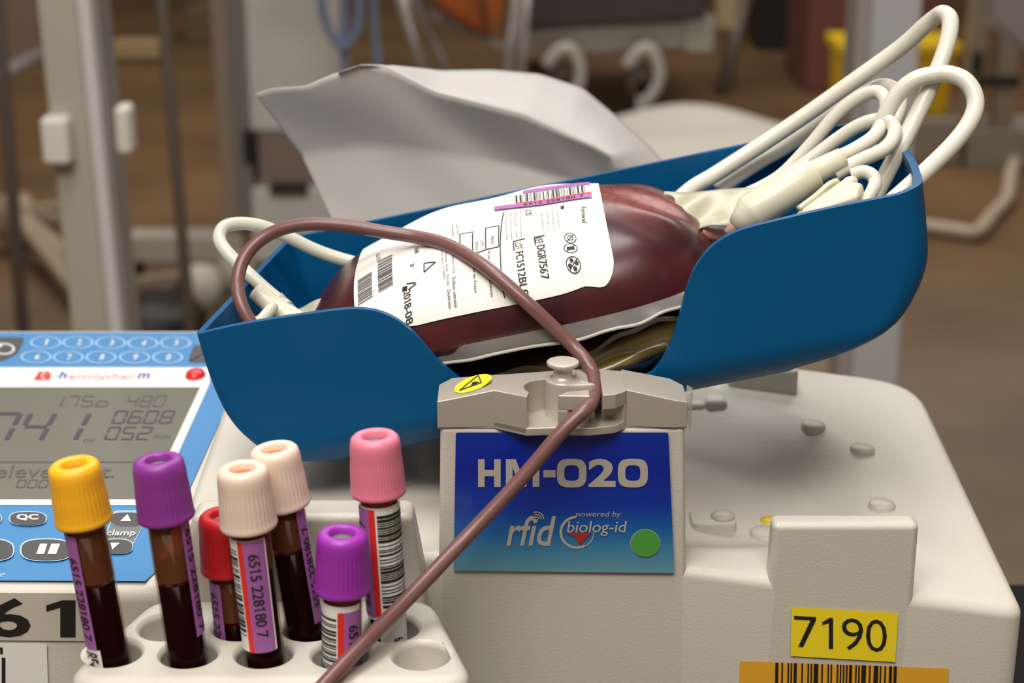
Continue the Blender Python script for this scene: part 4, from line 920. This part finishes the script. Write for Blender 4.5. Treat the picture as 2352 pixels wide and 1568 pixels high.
for u0, v0, u1, v1, yy in ((308, 628, 425, 660, 3.9),): MB().beam(PY(u0, v1-8, yy), PY(u1, v0+8, yy-.06), .03, .03).build('brace', mat('brace_tan', (.42, .32, .24), .5), t, bevel=.004)
for (u, v, r0) in ((365, 690, .032), (462, 702, .055), (545, 660, .06)):
    p = floorpt(u, v); q = MB().lathe([(.001, r0*1.9), (r0*.7, r0*1.7), (r0, r0), (r0*.9, .002), (.001, 0)], 20, Matrix.Translation((p.x, p.y, 0))); tag(q.build('white_bundle', mat('bag_white', (.60, .56, .51), .6)), {365: 'smallest pale bundle on the floor, nearest the square column', 462: 'round white bundle on the floor left of the tray tip', 545: 'pale bundle on the floor just behind the left tip of the tray'}[u], 'bundle', 'pale bundles on the floor')
p = floorpt(352, 760); tag(MB().lathe([(.11, 0), (.13, .03), (.10, .07), (.001, .08)], 24, Matrix.Translation(p)).build('foot_pedal', M_dark), 'black rounded foot pedal on the floor just above the keypad', 'pedal')
# tan beam lying on the floor, pale rod
bx('wooden_beam', 255, 98, 365, 136, 7.3, .15, M_bgtan); o = bpy.data.objects['wooden_beam']; tag(o, 'short tan wooden beam on the floor right of the square column', 'beam')
for p in o.data.vertices: p.co.z -= min(q.co.z for q in o.data.vertices) if False else 0
tag(MB().tube([PY(-80, 215, 5.2), PY(98, 124, 5.6)], .024, 14).build('pale_rod', M_steel), 'pale metal rod slanting in from the left edge', 'rod')
# tan floor mats and crates that break up the far floor at the left
for nm, u0, v0, u1, v1, Y, c_, lab_ in (('carton', -120, -120, 78, 118, 7.2, (.25, .18, .125), 'large brown carton on the floor at the far left'), ('carton', 425, 22, 486, 100, 7.8, (.14, .10, .045), 'small olive brown carton on the floor left of the tall cabinet')):
    mb = MB(); pbox(mb, u0, v0, u1, v1, Y, .35); zl = min(p.z for p in mb.v)
    for p in mb.v: p.z = 0 if abs(p.z-zl) < 1e-6 else p.z
    tag(mb.build(nm, mat('carton_board', c_, .7), bevel=.006), lab_, 'carton', 'brown cartons on the floor')
# blue hoses hung from the cabinet arm
Y = 3.6; t = thing('blue_hose', 'looped pale blue hose hanging beside the tall grey cabinet', 'hose', PY(790, 60, Y)); m = mat('blue_hose_rubber', (.20, .26, .40), .35)
MB().tube(smooth([PY(726, -160, Y), PY(738, 0, Y), PY(752, 60, Y), PY(775, 98, Y), PY(790, 108, Y), PY(810, 88, Y), PY(824, 40, Y), PY(828, -160, Y)], 8), .0095, 12).build('hose_loop', m, t)
MB().tube(smooth([PY(786, -160, Y+.03), PY(790, 60, Y+.03), PY(792, 200, Y+.03), PY(790, 500, Y+.03)], 6), .010, 12).build('hose_drop', m, t)
tag(MB().tube(smooth([PY(852, -160, 3.7), PY(860, 60, 3.7), PY(870, 200, 3.7), PY(872, 520, 3.7)], 6), .0095, 12).build('blue_hose', m), 'straight pale blue hose hanging right of the looped one', 'hose')
tag(MB().beam(PY(600, -150, 3.75)+Vector((0, 0, .0)), PY(900, -150, 3.65), .03, .03).build('hose_arm', M_steel), 'steel arm above the picture that carries the blue hoses', 'arm')
# folding chair with an orange bag
Y = 5.3; t = thing('folding_chair', 'steel framed folding chair holding the orange bag', 'chair', (PY(1050, 100, Y).x, Y, 0))
def leg2(u0, v0, y0, u1, v1, r, par, nm='leg'): a = PY(u0, v0, y0); b = floorpt(u1, v1); return MB().tube([a, b], r, 12).build(nm, M_steel, par)
leg2(905, -60, Y-.1, 1041, 395, .018, t); leg2(1190, -60, Y, 1134, 385, .016, t); leg2(930, -60, Y+.2, 1118, 365, .014, t); leg2(1215, -60, Y+.2, 1178, 365, .014, t)
MB().tube([PY(985, 30, Y-.02), PY(1160, 110, Y-.02)], .014, 12).build('stretcher', M_steel, t)
MB().box((PY(1060, -40, Y).x, Y+.15, PY(1060, -52, Y).z), (.34, .36, .03)).build('seat', M_bgwhite, t, bevel=.01)
mb = MB(); fr_ = [PY(u, v, Y-.16) for u, v in ((960, -40), (1012, 20), (1070, 58), (1128, 92), (1158, 22), (1150, -50))]
mb.add(fr_+[p+Vector((0, .14, 0)) for p in fr_], [(5, 4, 3, 2, 1, 0), (6, 7, 8, 9, 10, 11)]+[(i, (i+1) % 6, 6+(i+1) % 6, 6+i) for i in range(6)])
t = thing('orange_bag', 'bright orange bag hanging on the folding chair', 'bag', PY(1080, 40, Y)); mb.build('bag_body', mat('orange_cloth', (.42, .10, .012), .6), t, bevel=.02, recalc=True)
MB().beam(PY(1098, -50, Y-.175), PY(1122, 90, Y-.175), .03, .012).build('strap', mat('dark_strap', (.06, .03, .012), .6), t)
# donor couch
Y = 6.0; t = thing('donor_couch', 'low donor couch with dark pad and whitish frame', 'couch', (PY(1400, 60, Y).x, Y, 0))
mb = MB(); pbox(mb, 1205, -110, 1625, 66, Y-.05, .9); 
for p in mb.v: p.z += (p.x-PY(1200, 66, Y).x)*.045
mb.build('pad', mat('charcoal_vinyl', (.045, .038, .035), .5), t, bevel=.02)
mb = MB(); pbox(mb, 1180, 64, 1640, 132, Y, .8)
for p in mb.v: p.z += (p.x-PY(1200, 66, Y).x)*.045
mb.build('frame', mat('couch_white', (.36, .33, .30), .45), t, bevel=.02)
bx('side_post', 1645, -60, 1692, 66, Y+.1, .08, mat('post_tan', (.42, .33, .19), .5), t); bx('end_panel', 1575, 40, 1640, 120, Y-.02, .1, mat('couch_white2', (.34, .32, .28), .5), t)
for u0, u1 in ((1255, 1330), (1440, 1512)):
    yy = Y-.05; pts_ = [PY(u0, 150, yy)+(Vector((0, 0, 0))), PY(u0+25, 118, yy), PY(u1-20, 112, yy), PY(u1, 150, yy), PY(u1-2, 195, yy), PY(u1-30, 236, yy)]
    wh = MB().tube(smooth(pts_, 8), .022, 12).build('wheel_guard', mat('guard_white', (.44, .41, .39), .4), t)
    c_ = PY((u0+u1)/2+4, 185, yy+.05); MB().lathe([(.055, -.02), (.065, -.01), (.065, .01), (.055, .02)], 24, Matrix.Translation(c_) @ Matrix.Rotation(pi/2, 4, 'X')).build('wheel', mat('wheel_brown', (.10, .075, .045), .5), wh)
    MB().beam(c_, Vector((c_.x, c_.y, 0)), .05, .04).build('leg', M_bggrey, t)
bx('cross_foot', 1200, 150, 1280, 178, Y+.2, .1, mat('foot_dark', (.10, .08, .06), .5), t); bx('red_mark', 1225, 108, 1320, 124, Y-.012, .01, mat('dull_red', (.35, .20, .17), .5), t, bevel=.001)
for u, v in ((1545, 118), (1600, 178)): p = PY(u, v, Y); castor(t, p.x, p.y, .04)
# white sheet crumpled on the floor
c0 = floorpt(1600, 320); mb = MB()
def heap(x, y):
    X = c0.x-.52+1.02*x; Yy = c0.y-1.05+1.15*y; e = max(0, 1-((x-.5)/.5)**4)*max(0, 1-((y-.5)/.5)**4)
    return Vector((X+.05*sin(y*7), Yy+.05*sin(x*6), .004+.16*e**.6*(.65+.2*sin(x*9+y*4)+.15*sin(y*13+x*5))))
mb.grid(heap, 40, 40); tag(mb.build('white_cloth', mat('white_cloth', (.62, .58, .54), .7), None, solid=.004), 'heap of white cloth on the floor behind the tray', 'cloth')
# black case, red cabinet, slanted pole
def floorbox(name, u0, v0, u1, v1, Y, dp, m, lab_, cat, bevel=.01):
    mb = MB(); pbox(mb, u0, v0, u1, v1, Y, dp); zl = min(p.z for p in mb.v)
    for p in mb.v: p.z = 0 if abs(p.z-zl) < 1e-6 else (min(p.z, bot_-.001) if name == 'pale_crate' else p.z)
    return tag(mb.build(name, m, None, bevel=bevel), lab_, cat)
floorbox('black_case', 1746, -120, 1840, 54, 7.6, .4, M_dark, 'black case on the far floor left of the dull red cabinet', 'case')
floorbox('red_cabinet', 1858, -160, 2170, 205, 6.6, .5, mat('dull_red_paint', (.16, .055, .04), .5), 'dull red cabinet behind the grey column and yellow bin', 'cabinet')
tag(MB().tube([PY(1722, -60, 6.9), floorpt(1660, 215)], .03, 14).build('slanted_pole', mat('pole_brown', (.12, .095, .075), .5)), 'dark slanted pole left of the black case', 'pole')
# grey column at right
Y = 2.0; t = thing('grey_column', 'pale grey square column behind the right end of the tray', 'stand', (PY(2040, 100, Y).x, Y, 0))
def leanR(u0, u1, y0, dp, name, m):
    a, b = PY(u0, 100, Y), PY(u1, 100, Y); mb = MB().box(((a.x+b.x)/2, y0+dp/2, 1.0), (b.x-a.x, dp, 2.0))
    for p in mb.v: p.x += (p.z-a.z)*-.012
    mb.build(name, m, t, bevel=.004)
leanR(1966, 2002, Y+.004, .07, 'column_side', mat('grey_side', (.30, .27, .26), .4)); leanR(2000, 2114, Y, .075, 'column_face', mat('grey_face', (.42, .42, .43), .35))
# yellow waste bin on a pale box
Y = 5.4; bot_ = PY(2060, 268, Y).z; t = floorbox('pale_crate', 1985, 270, 2212, 420, Y-.03, .34, mat('crate_grey', (.27, .23, .18), .6), 'pale brown crate under the yellow bin', 'crate')
t = thing('yellow_waste_bin', 'yellow medical waste bin behind the grey column', 'bin', (PY(2065, 200, Y).x, Y+.1, bot_)); cx_ = PY(2065, 170, Y).x
mb = MB().box((cx_, Y+.13, bot_+.10), (.335, .22, .20), 0, None, 1.08); mb.build('bin_body', mat('yellow_bin_plastic', (.62, .38, .004), .4), t, bevel=.01)
mb = MB().box((cx_, Y+.13, bot_+.215), (.39, .26, .035)); mb.build('bin_rim', mat('yellow_bin_rim', (.72, .48, .01), .4), t, bevel=.008)
# machine at the right edge
Y = 5.3; t = thing('tan_machine_frame', 'tan upright machine frame with black cross handle at the right edge', 'machine', (PY(2280, 200, Y).x, Y, 0)); m = mat('frame_tan', (.28, .22, .16), .5)
for u0, u1 in ((2228, 2268), (2300, 2345)):
    bx('upright', u0, -150, u1, 330, Y+.05, .06, m, t)
bx('base_box', 2228, 300, 2560, 380, Y+.02, .25, mat('base_grey', (.27, .24, .20), .5), t, zlo=.0); bx('cross_handle', 2245, 176, 2345, 200, Y-.02, .03, M_dark, t); bx('clamp_block', 2236, 120, 2258, 170, Y-.01, .03, M_dark, t)
Y = 3.0; mb = MB(); q = rounded([(2285, 60), (2285, -200), (2820, -200), (2820, 190), (2400, 150)], 30, 6); fr_ = [PY(u, v, Y) for u, v in q]; n = len(q)
mb.add(fr_+[p+Vector((0, .12, 0)) for p in fr_], [tuple(range(n)), tuple(range(n, 2*n))[::-1]]+[(i, (i+1) % n, n+(i+1) % n, n+i) for i in range(n)])
t = thing('monitor_head', 'pale grey rounded monitor head in the top right corner', 'monitor', PY(2400, 0, Y)); mb.build('monitor_shell', mat('monitor_grey', (.33, .29, .28), .4), t, bevel=.012, recalc=True)
xm = PY(2760, 100, Y).x; MB().tube([Vector((xm, Y+.06, PY(2500, 0, Y).z)), Vector((xm, Y+.06, .02))], .02, 12).build('monitor_pole', M_steel, t); MB().box((xm+.05, Y+.06, .015), (.24, .3, .03)).build('monitor_foot', M_steel, t, bevel=.01)
tag(MB().tube([floorpt(u, v)+Vector((0, 0, .02)) for u, v in []] or smooth([Vector((floorpt(u, v).x, floorpt(u, v).y, .022)) for u, v in ((2440, 250), (2362, 322), (2325, 400), (2312, 470), (2275, 515), (2242, 552), (2190, 548), (2120, 540), (2000, 545))], 8), .021, 14).build('floor_hose', mat('pale_hose', (.46, .38, .29), .5)), 'pale hose lying on the floor at the right', 'hose')
